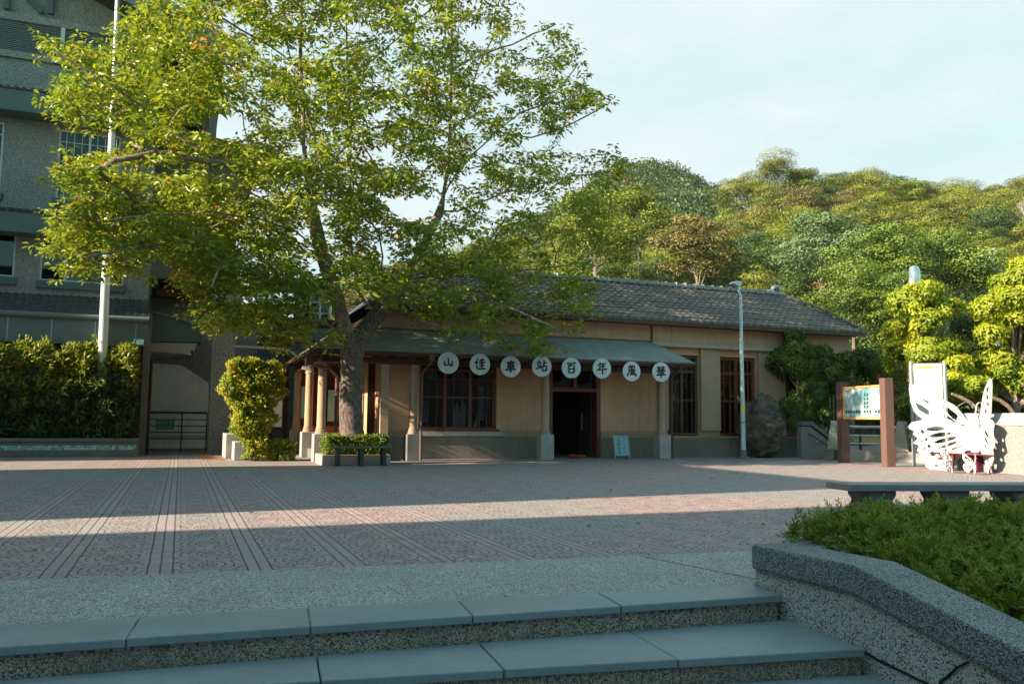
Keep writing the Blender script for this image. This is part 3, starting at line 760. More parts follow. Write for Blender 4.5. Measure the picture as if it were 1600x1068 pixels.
def glyph(mb, strokes, org, ux, uz, nrm, size, wd=.085, k0=0):
    """brush strokes: ribbons that swell and taper, each lying a hair above the last"""
    for si, st_ in enumerate(strokes):
        pts = [V((p[0]-50, p[1]-48, 0))/100*size for p in st_]
        fine = []
        for a, b in zip(pts, pts[1:]):
            for k in range(5): fine.append(a.lerp(b, k/5))
        fine.append(pts[-1]); n = len(fine); Lf = []; Rt = []
        for i, p in enumerate(fine):
            d = (fine[min(i+1, n-1)]-fine[max(i-1, 0)]).normalized(); s_ = V((-d.y, d.x, 0)); t = i/(n-1)
            w = wd*size*(.62+.55*abs(math.cos(t*2.9+.25)))*(.45 if i == n-1 else 1)*.85
            Lf.append(p+s_*w); Rt.append(p-s_*w)
        lift = .004+.0007*(si+k0); mp_ = lambda p: org+ux*p.x+uz*p.y+nrm*lift
        for i in range(n-1): mb.quad(mp_(Lf[i]), mp_(Rt[i]), mp_(Rt[i+1]), mp_(Lf[i+1]))
names = [('mountain', (700.5, 566.7), 'bearing the mountain character, leftmost of the row'),
 ('good', (750, 569), 'second in the row, before the middle of the red window'),
 ('vehicle', (798, 572.5), 'third in the row, bearing the character for vehicle'),
 ('stop', (846.5, 572), 'fourth in the row, just above the column left of the doorway'),
 ('hundred', (892.8, 574.6), 'fifth in the row, above the left half of the doorway'),
 ('year', (940.7, 575.3), 'sixth in the row, above the right doorpost'),
 ('wind', (987, 579.8), 'seventh in the row, bearing the character for wind'),
 ('bloom', (1033, 581), 'rightmost in the row, at the end column of the canopy')]
for nm, (px, py), lb in names:
    p = at(px, py, Y=YF-.11); rr = .315
    t = thing('name_disc', (p.x, p.y, p.z), 'white round sign '+lb, 'sign', 'round white signs hung along the canopy edge', rz=-.04+rnd.uniform(-.03, .03))
    m = MB(); n_ = 40
    m.prism([(rr*math.cos(2*math.pi*k/n_), 0, rr*math.sin(2*math.pi*k/n_)) for k in range(n_)], (0, .025, 0)); m.build('disc', M['disc'], t, local=True)
    m = MB(); glyph(m, GL[nm], V((0, 0, 0)), V((1,0,0)), V((0,0,1)), V((0,-1,0)), .36); m.build('character', M['ink'], t, local=True)
    m = MB().tube([(0, .04, rr-.02), (0, .05, zf-.03-p.z)], .008, 5); m.build('hanger', M['steel_dark'], t, local=True)
# camera on the left downpipe
p = at(480, 576, Y=YF+.3)
t = thing('security_camera', p, 'small white security camera bracketed below the left corner of the porch eave', 'camera')
MB().bar(p+V((-.14,0,.03)), p+V((.12,-.05,-.04)), .09, .09).build('body', M['white'], t, bevel=.01)
MB().tube([p+V((0,.03,0)), p+V((-.02,.25,.12)), p+V((-.02,.25,.3))], .018, 6).build('bracket', M['white'], t)
# sign easel
p = at(972, 716, Y=YW-.75); p.z = 0
t = thing('easel_sign', p, 'small pale blue notice board leaning on an easel by the wall right of the doorway', 'sign', rz=R(-8))
m = MB(); m.prism([(-.24,-.02,.10),(.24,-.02,.10),(.24,.13,.74),(-.24,.13,.74)], (0,.025,.004)); m.build('board', M['board_blue'], t, local=True)
m = MB()
def ez(x, z): return (x, -.024+(z-.10)*.234, z)
for cx_, sh in ((-.09, 1), (.10, 0)):
    for k in range(4):
        zc = .60-k*.13
        if sh: 
            for q in range(3): m.quad(ez(cx_-.05, zc-.045+q*.03), ez(cx_+.05, zc-.045+q*.03), ez(cx_+.05, zc-.030+q*.03), ez(cx_-.05, zc-.030+q*.03))
            m.quad(ez(cx_-.012, zc-.05), ez(cx_+.012, zc-.05), ez(cx_+.012, zc+.05), ez(cx_-.012, zc+.05)) if k % 2 else None
        else:
            n_ = 12; ps = [(.042*math.cos(2*math.pi*j/n_), .042*math.sin(2*math.pi*j/n_)) for j in range(n_)]
            for j in range(n_):
                a, b = ps[j], ps[(j+1) % n_]
                m.quad(ez(cx_+a[0], zc+a[1]), ez(cx_+b[0], zc+b[1]), ez(cx_+b[0]*.72, zc+b[1]*.72), ez(cx_+a[0]*.72, zc+a[1]*.72))
m.quad(ez(-.17, .685), ez(.17, .685), ez(.17, .70), ez(-.17, .70)); m.build('writing', simple('board_ink', (.03,.10,.12), .6, .1), t, local=True)
for s_ in (-.25, .25): MB().bar((s_, -.06, 0), (s_, .135, .77), .03, .03).build('leg', M['concrete'], t, local=True)
MB().bar((0, .42, 0), (0, .14, .70), .03, .03).build('leg', M['concrete'], t, local=True)
# terracotta bowl in the doorway
p = at(901, 716, Y=YW-.35); p.z = 0
t = thing('plant_bowl', p, 'shallow red-brown glazed pot on the threshold of the station doorway', 'pot')
MB().lathe(p, [(.18, .0), (.2, .03), (.27, .07), (.29, .12), (.26, .12), (.24, .10)], 20).build('bowl', M['terracotta'], t, smooth=True)
MB().lathe(p, [(.24, .096), (.1, .12), (.0, .13)], 14).build('soil', M['soil'], t)

# ================================================================== OFFICE BUILDING ON THE LEFT
YB, YP = 29.6, 28.8
ob = thing('office_building', (-3, YB, 0), 'grey pebble-dashed block of several storeys with dark metal fascias and white windows at the left', 'building')
XE = -1.17; XO = -13.0
h3 = (-4.02, -2.22, 8.12, 10.38); h3b = (-8.5, -5.55, 8.12, 10.38)
h2 = (-4.33, -1.92, 5.45, 6.86); h2b = (-8.5, -5.02, 5.5, 6.86)
m = wall_grid(MB(), XO, XE, 4.3, 15.6, YB, YB+.3, [h3, h3b, h2, h2b])
m.quad((XE,YB+.3,0),(XE,34,0),(XE,34,15.6),(XE,YB+.3,15.6)).quad((XO,YB+.3,0),(XO,38,0),(XO,38,15.6),(XO,YB+.3,15.6))
m.build('wall', M['wall_dash'], ob)
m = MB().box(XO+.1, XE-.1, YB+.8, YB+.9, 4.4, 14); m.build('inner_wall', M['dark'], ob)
for (a, b, c, d), cols in ((h3, (.5,)), (h3b, (.5,)), (h2, (.30, .76)), (h2b, (.5,))):
    vs = [(x, .07) for x in cols]; hs = []
    if d > 9:
        vs += [(x, .022) for x in (.125, .25, .375, .625, .75, .875)]; hs = [(.83, .022), (.18, .05)]
    window(ob, a, b, c, d, YB+.04, M['window_white'], M['glass_dark'], vs, hs, fr=.055, thick=.06)
    MB().box(a-.06, b+.08, YB-.12, YB-.003, c-.24, c-.01).build('window_sill', M['fascia'], ob)
# projecting bands with a fringe of roof tiles
def band(z0, z1, ya=YP, tile=True, xr=XE+.06):
    m = MB().box(XO, xr, ya, YB-.004, z0, z1); o = m.build('fascia', M['fascia'], ob)
    if tile:
        t = MB(); x = XO+3
        while x < xr:
            t.tube([(x, ya-.05, z1+.045), (x, YB-.01, z1+.22)], .06, 6); t.bar((x+.11, ya-.03, z1+.03), (x+.11, YB-.01, z1+.19), .20, .03); x += .22
        t.build('roof_tiles', M['tile_dark'], o)
band(10.56, 11.22); band(6.78, 7.40)
m = MB().box(XO, XE+.12, YP-.02, YB-.004, 3.42, 4.2); o = m.build('fascia', M['panel'], ob)
m = MB()
for px in (12, 81, 149, 213): x = at(px, 505, Y=YP-.02).x; m.box(x-.012, x+.012, YP-.026, YP-.0205, 3.45, 4.15)
m.each('seam', M['steel'], o)
m = MB().tube([(XO, YP-.1, 4.27), (XE+.12, YP-.1, 4.27)], .085, 10).box(XO, XE+.12, YP-.14, YP-.03, 4.20, 4.26); m.build('gutter', M['panel'], ob)
m = MB(); roof_slope(m, YP-.06, 4.36, YB-.01, 4.98, XO+2, XE+.1, XO+2, XE+.05, .22, 4, 6, .03); m.build('roof_tiles', M['tile_dark'], ob)
m = MB().box(XO, XE+.02, YB-.10, YB-.004, 12.50, 12.72).box(XO, XE+.02, YB-.10, YB-.004, 13.72, 13.95); m.each('string_course', M['wall_dash'], ob)
m = MB(); z = 12.76
while z < 13.70:
    m.box(-9, -1.9, YB-.05, YB-.012, z, z+.035); z += .062
m.build('louvre', M['panel'], ob); MB().box(-9, -1.9, YB-.011, YB-.004, 12.73, 13.71).build('louvre_back', M['dark'], ob)
x = at(98, 60, Y=YB-.08).x; MB().box(x-.06, x+.06, YB-.09, YB-.055, 12.722, 13.718).build('louvre_post', M['window_white'], ob)
# truss in the gable, verge fascia descending to the right, soffit
m = MB()
for a, b in (((10, -6), (10, 14)), ((38, -10), (66, 20)), ((79, -10), (79, 22))):
    m.bar(at(*a, Y=YB-.1), at(*b, Y=YB-.1), .1, .16)
m.each('truss', M['fascia'], ob)
g0, g1 = at(195, 0, Y=28.0), at(352, 96, Y=28.0); sl = (g1.z-g0.z)/(g1.x-g0.x); xa = -9.0
za = g0.z+sl*(xa-g0.x); gh = 1.15
m = MB().prism([(xa, 28.0, za), (g1.x, 28.0, g1.z), (g1.x, 28.0, g1.z+gh*.75), (xa, 28.0, za+gh)], (0, .08, 0)); m.build('verge_board', M['fascia'], ob)
m = MB().prism([(xa, 28.09, za+.05), (g1.x, 28.09, g1.z+.05), (g1.x, 28.09, g1.z+.20), (xa, 28.09, za+.25)], (0, 9, 0))
m.prism([(-9.0, 28.09, za+.05), (-15, 28.09, za-2.6), (-15, 28.09, za-2.4), (-9.0, 28.09, za+.25)], (0, 9, 0)); m.build('roof', M['tile_dark'], ob)
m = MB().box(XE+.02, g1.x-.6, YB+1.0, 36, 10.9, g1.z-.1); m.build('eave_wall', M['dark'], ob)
m = MB().box(at(330, 120, Y=30).x, at(342, 120, Y=30).x, 30, 30.3, 10.8, g1.z+.1); m.build('post', M['panel'], ob)
# rear part over the passage
YQ = 31.0
xr = X_(372, YQ, 300); z0 = at(300, 437, Y=YQ).z
hw = (at(291, 330, Y=YQ).x, at(347, 330, Y=YQ).x, at(300, 384, Y=YQ).z, at(300, 298, Y=YQ).z)
m = wall_grid(MB(), XE+.01, xr, z0, 10.6, YQ, YQ+.3, [hw]); m.quad((xr,YQ+.3,z0),(xr,36,z0),(xr,36,10.6),(xr,YQ+.3,10.6)); m.build('wall', M['wall_dash'], ob)
window(ob, *hw, YQ+.05, M['window_white'], M['glass_dark'], [(.5, .06), (.25, .02), (.75, .02)], [(.8, .02)], fr=.06)
MB().box(hw[0]-.2, hw[1]+.2, YQ-.35, YQ-.003, hw[3]+.02, hw[3]+.16).build('window_hood', M['fascia'], ob)
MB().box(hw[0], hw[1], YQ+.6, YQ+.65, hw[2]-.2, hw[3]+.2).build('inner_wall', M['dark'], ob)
q0, q1 = at(242, 214, Y=30.2), at(406, 252, Y=30.2); dq = (q1.z-q0.z)/(q1.x-q0.x)
m = MB().prism([(XE+.02, 30.2, q0.z-.1), (q1.x, 30.2, q1.z-.1), (q1.x, 30.2, q1.z+.42), (XE+.02, 30.2, q0.z+.55)], (0, 5.5, 0)); m.build('verge_board', M['fascia'], ob)
# piers of the passage
m = MB().box(X_(328, YB), X_(364, YB), YB, YB+1.0, 0, z0+.25); m.build('pier', M['wall_dash'], ob)
m = MB().box(X_(364, YB)+.01, xr+.3, YQ+.1, YQ+.35, z0-.7, z0-.003); m.build('lintel', M['wall_dash'], ob)
m = MB().box(XE-.02, XE+.17, YB-.75, YB+.2, 0, 4.5); m.build('pier', M['concrete_dark'], ob)
for px in (12, 211): x = X_(px, YB-.3); MB().tube([(x, YB-.3, 0), (x, YB-.3, 3.42)], .17, 14).build('pillar', M['wall_dash_fine'], ob, smooth=True)
m = MB().box(XO, XE-.05, 32.6, 32.7, 0, 4.3).box(XO, XE-.05, YB-.0, 32.6, 4.2, 4.28); m.each('ground_floor_wall', M['concrete_dark'], ob)
m = MB(); x = -12
while x < -1.6: m.box(x, x+.06, 32.55, 32.598, .3, 2.8); m.box(x+.06, x+.8, 32.55, 32.598, 2.7, 2.8); x += .86
m.build('shopfront_frame', M['window_white'], ob)
# passage: timber ceiling with beams, small lean-to roof, pale soffit, back wall
m = MB().box(XE+.02, xr, YQ+1.12, YQ+1.2, 5.0, 6.6); m.build('upper_passage_wall', M['brownwood'], ob)
m = MB().box(XE+.17, xr, YQ+.4, 36, 5.62, 5.72); m.build('passage_ceiling', M['brownwood'], ob)
m = MB()
for k in range(9): m.box(XE+.2, xr, YQ+.42+k*.55, YQ+.52+k*.55, 5.42, 5.615)
m.build('ceiling_joists', M['redwood'], ob)
pl = [at(x, y, Y=YB+.3) for x, y in ((231, 487), (319, 511), (314, 534), (231, 533))]
m = MB().prism(pl, (0, 1.5, 0)); m.build('lean_to_roof', M['fascia'], ob)
m = MB()
for k in range(10):
    a = pl[0].lerp(pl[1], k/10); m.bar(a+V((0,-.04,.04)), pl[0].lerp(pl[1], (k+.9)/10)+V((0,-.04,.04)), .14, .07)
m.build('lean_to_edge', M['panel'], ob, bevel=.02)
m = MB().prism([at(x, y, Y=YB+.35) for x, y in ((231, 534.5), (308, 536), (300, 556), (285, 552), (231, 549))], (0, 1.4, 0)); m.build('soffit', M['plaster_top'] if False else M['concrete_pale'], ob)
x = XE+.22
m = MB().tube([(x, YB-.1, .0), (x, YB-.1, Z_(230, 562, YB-.1)), at(300, 557, Y=YB-.05), at(300, 548, Y=YB)], .05, 8); m.build('drainpipe', M['steel_dark'], ob)
gx0, gx1 = XE+.18, X_(327, YQ+.6)
m = MB().box(XE, gx1+1.6, YQ+1.0, YQ+1.1, 0, 5.41); m.build('passage_wall', M['wall_dash'], ob)
m = MB().prism([at(x, y, Y=YQ+.98) for x, y in ((229, 700), (326, 700), (326, 598), (283, 570), (229, 567))], (0, .018, 0)); m.build('passage_wall_panel', M['grey_wall'], ob)
m = MB(); a = at(229, 681, Y=YQ+.97); b = at(326, 681, Y=YQ+.97); m.box(a.x, b.x, YQ+.95, YQ+.975, a.z-.04, a.z+.03); m.build('skirting', M['white'], ob)
MB().tube([at(362, 541, Y=YB+.6), at(440, 545, Y=YB+.6), at(452, 547, Y=YB+.6), at(462, 556, Y=YB+.6)], .05, 8).build('vent_pipe', M['steel'], ob)
# number plate
p = at(216.5, 533.5, Y=YP-.05)
t = thing('number_plate', p, 'small turquoise house number plate on the right end of the grey panelled fascia', 'sign')
w_, h_ = .155, .095
MB().box(p.x-w_, p.x+w_, p.y, p.y+.015, p.z-h_, p.z+h_).build('plate', M['cyan'], t)
MB().quad((p.x-.06,p.y-.002,p.z-h_+.012),(p.x+w_-.01,p.y-.002,p.z-h_+.012),(p.x+w_-.01,p.y-.002,p.z+.045),(p.x-.06,p.y-.002,p.z+.045)).build('number_field', M['sign_pale'], t)
DG = {'1': [((35,75),(55,95)),((55,95),(55,5))], '0': [((50,95),(22,75),(22,25),(50,5),(78,25),(78,75),(50,95))],
      '8': [((50,95),(25,75),(50,52),(78,75),(50,95)),((50,52),(20,28),(50,5),(80,28),(50,52))]}
m = MB()
for k, ch in enumerate('108'): glyph(m, DG[ch], p+V((-.022+k*.062, -.002, -.02)), V((.62,0,0)), V((0,0,1)), V((0,-1,0)), .085, .10)
m.build('number', M['ink'], t)
m = MB()
for k in range(7): m.box(p.x-.05+k*.027, p.x-.032+k*.027, p.y-.003, p.y-.0005, p.z+.06, p.z+.08)
m.box(p.x-.13, p.x-.09, p.y-.003, p.y-.0005, p.z+.04, p.z+.08).box(p.x-.12, p.x-.085, p.y-.003, p.y-.0005, p.z-.06, p.z-.01); m.build('small_writing', M['sign_pale'], t)
# railing with exit sign
t = thing('passage_railing', (gx0+1, YQ-.3, 0), 'black horizontal-bar railing across the passage beside the grey building', 'railing')
yr_ = YQ-.3; zt_ = at(228, 643, Y=yr_).z; zs = [at(260, y, Y=yr_).z for y in (644, 655, 665, 675, 685)]
m = MB()
for i, z in enumerate(zs): m.tube([(gx0-.1, yr_, z), (X_(325, yr_), yr_, z)], .038 if i == 0 else .018, 6)
m.build('rail', M['steel_dark'], t)
for px in (231, 286, 325): MB().tube([(X_(px, yr_), yr_, 0), (X_(px, yr_), yr_, zs[0]-.02)], .024, 6).build('post', M['steel_dark'], t)
p = at(258, 662.5, Y=yr_-.06)
t = thing('direction_sign', p, 'small dark green sign with pale writing and a right-pointing arrow on the passage railing', 'sign')
MB().box(p.x-.29, p.x+.29, p.y, p.y+.02, p.z-.175, p.z+.175).build('board', M['green_sign'], t)
m = MB()
for k, ch in enumerate(('wind', 'stop', 'vehicle', 'good')): glyph(m, GL[ch], p+V((-.2+k*.125, -.002, .055)), V((1,0,0)), V((0,0,1)), V((0,-1,0)), .105, .07)
m.bar(p+V((-.24,-.003,-.10)), p+V((.18,-.003,-.10)), .002, .022); m.prism([p+V((.16,-.005,-.14)), p+V((.25,-.005,-.10)), p+V((.16,-.005,-.06))], (0,.003,0))
m.build('writing', simple('sign_letter', (.16,.36,.30), .5, .05), t)
# planter below the left hedge, with mosaic strip
t = thing('hedge_planter', (-4, 27.8, 0), 'long low concrete planter with a strip of green mosaic tiles under the left hedge', 'planter')
m = MB().box(XO, XE+.02, 27.8, 28.02, 0, .44).box(XE-.20, XE+.02, 28.02, 29.0, 0, .44); m.build('wall', M['concrete_dark'], t, bevel=.01)
m = MB().box(XO, XE+.05, 27.76, 28.05, .445, .55).box(XE-.23, XE+.05, 28.05, 29.0, .445, .55); m.build('coping', M['concrete_dark'], t, bevel=.015)
s = NT('mosaic', .35, .5); cc = s.n('ShaderNodeTexWhiteNoise', noise_dimensions='2D'); p_ = s.xyz(s.coord(obj=False)); cb = s.n('ShaderNodeCombineXYZ')
s.l(s.math('FLOOR', s.math('DIVIDE', p_[0], .085)), cb.inputs[0]); s.l(s.math('FLOOR', s.math('DIVIDE', p_[2], .07)), cb.inputs[1]); s.l(cb.outputs[0], cc.inputs['Vector'])
gx = s.math('LESS_THAN', s.math('FRACT', s.math('DIVIDE', p_[0], .085)), .1); gz = s.math('LESS_THAN', s.math('FRACT', s.math('DIVIDE', p_[2], .07)), .1)
s.col(s.mix(s.math('MAXIMUM', gx, gz), s.mix(cc.outputs[0], (.06,.20,.17), (.42,.55,.48)), (.12,.12,.11)))
MB().box(XO, XE-.05, 27.792, 27.799, .20, .34).build('mosaic_strip', s.m, t)
MB().box(XO, XE-.2, 28.05, 29.0, .3, .42).build('soil', M['soil'], t)

# flagpole
p = at(162, 712, Y=28.3); pb_ = at(163, 560, Y=28.3); ptp = at(184, 0, Y=28.3); ptt = at(189, -120, Y=28.3)
t = thing('flagpole', (pb_.x, 28.3, .42), 'tall tapering white metal flagpole rising out of the left hedge', 'flagpole')
MB().tube([(pb_.x, 28.3, .42), (pb_.x+(ptp.x-pb_.x)*.3, 28.3, pb_.z), (ptp.x, 28.3, ptp.z), (ptt.x, 28.3, ptt.z)], [.15, .14, .07, .05], 16).build('pole', M['pole_white'], t, smooth=True)
MB().lathe((ptt.x, 28.3, ptt.z), [(.05, 0), (.12, .08), (.12, .16), (.02, .24)], 12).build('finial', M['steel'], t, smooth=True)

# ------------------------------------------------------------------ structures behind the left porch
t = thing('platform_shelter', (4, 33, 0), 'teal-roofed platform shelter seen behind the porch, left of the tree trunk', 'shelter')
a, b, c, d = [at(x, y, Y=33) for x, y in ((452, 512), (474, 499), (560, 546), (545, 556))]
MB().prism([a, b, c, d], (0, 1.8, 0)).build('roof', M['panel'], t)
MB().box(1.6, 9, 35.6, 35.8, 0, 5.2).build('back_wall', M['concrete_dark'], t)
for px in (394, 424, 447): x = X_(px, 34); MB().box(x-.07, x+.07, 33.9, 34.05, 0, 5.1).build('post', M['redwood'], t)
m = MB().box(1.6, 6.3, 33.6, 34.6, 4.9, 5.15); m.build('beam', M['brownwood'], t)
m = MB().prism([at(x, y, Y=33.3) for x, y in ((366, 549), (440, 552), (440, 580), (366, 580))], (0, .1, 0)); m.build('side_panel', M['fascia'], t)
t = thing('red_barrier_light', at(371, 545, Y=32.8), 'small red light bar beside the grey passage pier', 'lamp')
MB().tube([at(366, 545, Y=32.8), at(376, 544, Y=32.8)], .1, 8).build('body', simple('red_plastic', (.45,.04,.03), .4, .05), t)
t = thing('stair_tower', (6, 38, 0), 'glazed pale stair tower glimpsed between the tree leaves and the trunk', 'building')
a, b = at(468, 505, Y=38), at(516, 440, Y=38)
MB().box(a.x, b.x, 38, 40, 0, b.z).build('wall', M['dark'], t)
m = MB()
for k in range(4): x = a.x+(b.x-a.x)*k/3; m.box(x-.05, x+.05, 37.9, 37.998, 0, b.z)
for k in range(5): z = a.z+(b.z-a.z)*k/4; m.box(a.x, b.x, 37.92, 37.996, z-.04, z+.04)
fr_ = m.build('window_frame', M['window_white'], t); MB().quad((a.x,37.95,0),(b.x,37.95,0),(b.x,37.95,b.z),(a.x,37.95,b.z)).build('pane', M['glass'], fr_)
m = MB().prism([at(x, y, Y=37.5) for x, y in ((405, 432), (520, 440), (520, 447), (405, 440))], (0, 3, 0)); m.build('roof', M['fascia'], t)

# ================================================================== TREES AND PLANTS
def lobes(center, radii, nl, n, leaf, wr, rs, lobe=(.28, .42), down=.35, fill=.25, flat=1, seed=0, low=-.45):
    """leaves over the skins of many small clumps that together make an uneven crown"""
    r = np.random.default_rng(seed+100); C = np.array(center, float); Rd = np.array(radii, float)
    d = unit(r.normal(size=(nl, 3))); d[:,2] = np.where(d[:,2] < low, -d[:,2], d[:,2])
    rad = r.uniform(.50, .80, nl); ins = r.random(nl) < fill; rad[ins] *= .55
    cs = d*rad[:,None]; lr = r.uniform(*lobe, nl)*(1+.25*r.normal(size=nl)).clip(.6, 1.5)
    w = lr**2; k = r.choice(nl, n, p=w/w.sum())
    q = unit(r.normal(size=(n, 3))); q[:,2] = np.where(r.random(n) < .55, np.abs(q[:,2]), q[:,2])
    q2 = q*np.array([1, 1, .72*flat]); shell = r.uniform(.62, 1.08, n)
    P = C+(cs[k]+q2*(lr[k]*shell)[:,None])*Rd
    D = unit(np.cross(q, r.normal(size=(n, 3))))+q*.45-np.array([0, 0, down])
    L = leaf*r.uniform(.7, 1.25, n); tone = r.uniform(0, 1, nl)
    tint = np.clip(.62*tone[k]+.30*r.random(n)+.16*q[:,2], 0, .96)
    tint = np.where(r.random(n) < .012, .99, tint)
    N = unit(q+r.normal(size=(n, 3))*.24)
    return P, D, L, L*wr, tint, N, cs*Rd+C
def limbs(mb, base, top, rad, cs, rr, n=6, seed=0):
    r = random.Random(seed); base = V(base); top = V(top)
    mid = base.lerp(top, .5)+V((r.uniform(-.1,.1)*rad*4, r.uniform(-.1,.1)*rad*4, 0))
    mb.tube([base-V((0,0,.1)), mid, top], [rad*1.25, rad*.9, rad*.55], n)
    for c in cs:
        c = V(c); s_ = mid.lerp(top, r.random()); m_ = s_.lerp(c, .5)+V((0,0,-.1*(c-s_).length))
        mb.tube([s_, m_, c], [rad*rr, rad*rr*.6, rad*rr*.2], 5, cap=False)
    return mb

# ---- the big tree
TY = 22.75
PX = lambda x, y, dy=0: at(x, y, Y=TY+dy)
skel = []                       # (point, parent)
def chain(pts, start=None):
    """pts: (px, py, dy); returns index of last node"""
    idx = start
    prev = None if start is None else skel[start][0]
    out = []
    for x, y, dy in pts:
        p = PX(x, y, dy)
        if prev is not None:
            n_ = max(1, int((p-prev).length/.45))
            for k in range(1, n_+1):
                q = prev.lerp(p, k/n_)
                if k < n_: q += V((rnd.uniform(-.03,.03), rnd.uniform(-.03,.03), rnd.uniform(-.03,.03)))
                skel.append((q, idx)); idx = len(skel)-1; out.append(idx)
        else:
            skel.append((p, None)); idx = len(skel)-1; out.append(idx)
        prev = p
    return idx, out
def near(ids, x, y):
    """the limb node that lies nearest to a photo position"""
    return min(ids, key=lambda i: (proj(skel[i][0])[0]-x)**2+(proj(skel[i][0])[1]-y)**2)
base_p = PX(549, 722); base_p.z = .15
skel.append((base_p, None)); 
i0, _ = chain([(548, 640, 0), (549, 590, 0), (550, 556, 0)], 0)
iL, oL = chain([(541, 520, -.1), (529, 475, -.3), (515, 432, -.4), (503, 395, -.5), (491, 345, -.6), (484, 300, -.6), (481, 268, -.6)], i0)
iU, oU = chain([(474, 225, -.6), (473, 160, -.5), (470, 106, -.4), (470, 40, -.3), (474, -30, -.2), (480, -130, 0)], iL)
_, a1 = chain([(450, 270, -1.0), (405, 266, -1.5), (350, 256, -1.9), (300, 248, -2.2), (245, 238, -2.6), (180, 250, -2.8)], iL)
_, a2 = chain([(442, 238, -.9), (405, 203, -1.0), (388, 168, -1.2), (372, 130, -1.4), (345, 70, -1.6), (318, 10, -1.8), (300, -60, -2)], iL)
_, a3 = chain([(510, 262, -.3), (519, 254, .1), (545, 225, .8), (552, 170, 1.4), (560, 110, 1.8)], iL)
_, a4 = chain([(494, 250, -.6), (492, 215, -.6), (478, 175, -.7)], iL)
_, a5 = chain([(440, 85, -1.2), (400, 60, -2), (350, 30, -2.6)], near(oU, 470, 106))
_, a6 = chain([(540, 75, .8), (590, 60, 1.6)], near(oU, 470, 106))
iR, oR = chain([(566, 520, .1), (590, 492, .3), (613, 462, .5), (632, 438, .7)], i0)
iR2, oR2 = chain([(652, 402, .8), (672, 362, .8), (688, 330, .8), (696, 285, .8), (701, 230, .9), (705, 160, 1.0), (706, 60, 1.1), (707, -40, 1.2), (708, -150, 1.3)], iR)
iM, oM = chain([(556, 450, 1.2), (549, 390, 1.6), (547, 330, 1.7), (548, 250, 1.7), (547, 180, 1.7), (545, 112, 1.7), (540, 20, 1.7), (538, -80, 1.7)], near(oR, 580, 505))
_, b1 = chain([(575, 100, 1.4), (620, 62, 1.0), (660, 25, .6), (710, -15, .2)], near(oM, 545, 115))
_, b2 = chain([(598, 400, 1.0), (592, 365, 1.1), (575, 340, 1.2), (560, 300, 1.0)], near(oR, 600, 480))
_, b3 = chain([(715, 330, .5), (745, 318, .3), (790, 300, 0), (840, 288, -.4), (895, 275, -.6), (950, 268, -.8)], near(oR2, 686, 340))
_, b4 = chain([(712, 275, 1.4), (740, 240, 1.8), (775, 205, 2.0), (815, 175, 2.2), (860, 160, 2.4), (900, 105, 2.6)], near(oR2, 694, 300))
_, b5 = chain([(830, 215, 1.6), (890, 195, 1.2), (945, 165, 1.0)], near(b4, 785, 200))
_, b6 = chain([(730, 180, .6), (745, 110, .3), (770, 60, 0), (800, 25, -.2)], near(oR2, 703, 210))
_, b7 = chain([(740, 90, 1.4), (800, 70, 1.6), (868, 38, 1.8)], near(oR2, 706, 110))
_, c1 = chain([(660, 440, -.4), (710, 455, -1.2), (770, 472, -1.8), (830, 495, -2.2), (885, 525, -2.5)], iR)
_, c2 = chain([(690, 430, 1.4), (760, 430, 1.8), (840, 420, 2.0), (910, 410, 2.0)], iR)
_, c3 = chain([(640, 470, -.9), (655, 500, -1.6), (690, 510, -2.0)], oR[-1])
_, d1 = chain([(495, 455, -1.4), (450, 440, -2.2), (400, 425, -2.8), (345, 410, -3.2), (330, 450, -3.5)], near(oL, 525, 465))
_, d2 = chain([(460, 360, -1.4), (400, 340, -2.0), (330, 330, -2.6), (250, 335, -3.0), (170, 345, -3.2)], near(oL, 500, 385))
_, d3 = chain([(450, 330, .4), (390, 300, 1.2), (320, 290, 2.0), (240, 300, 2.6)], near(oL, 491, 345))
_, d4 = chain([(300, 375, -2.6), (220, 385, -2.8), (140, 400, -2.9)], near(d2, 380, 338))
_, d5 = chain([(280, 215, -1.6), (220, 165, -1.8), (150, 115, -2.0), (90, 85, -2.0)], near(a1, 330, 252))
_, d6 = chain([(500, 500, -1.0), (460, 505, -1.8), (430, 500, -2.2)], near(oL, 535, 500))
main_n = len(skel)
outline = [(62,70),(78,120),(85,165),(112,190),(108,250),(88,330),(85,390),(110,425),(160,425),(200,445),(222,455),(240,415),(275,425),(300,460),(312,495),(345,512),(400,515),(432,540),(455,540),(470,520),(500,538),(530,545),(545,520),(590,470),(632,505),(690,505),(730,520),(765,520),(800,545),(845,562),(880,560),(905,535),(895,500),(925,475),(930,420),(945,370),(940,320),(985,262),(935,222),(935,240),(880,255),(850,215),(955,160),(915,140),(925,95),(890,60),(862,28),(835,70),(790,60),(800,10),(795,-60),(740,-200),(560,-270),(380,-230),(250,-120),(200,-20),(190,55),(150,85),(105,62)]
holes = [(132,222,64,20),(60,205,30,14),(95,310,30,12),(245,232,40,10),(215,442,30,12),(290,200,18,10),(400,300,22,9),(760,120,20,14),(560,40,16,10),(800,320,26,10),(470,370,16,10),(715,385,22,9),(355,197,50,22),(445,182,22,22),(585,240,30,12),(645,325,42,22),(690,298,12,26),(600,250,16,10),(535,232,16,10),(505,45,12,10),(470,235,25,9),(835,225,30,14),(880,345,26,14),(600,395,14,22),(745,55,22,18),(820,110,18,14),(655,255,20,10),(690,120,10,16),(600,180,16,12),(265,100,18,10),(255,262,40,8),(225,305,36,9),(500,415,20,14),(345,270,30,8),(505,330,16,12),(560,495,40,45),(255,425,18,25),(740,275,26,9),(660,60,14,14),(630,120,12,14)]
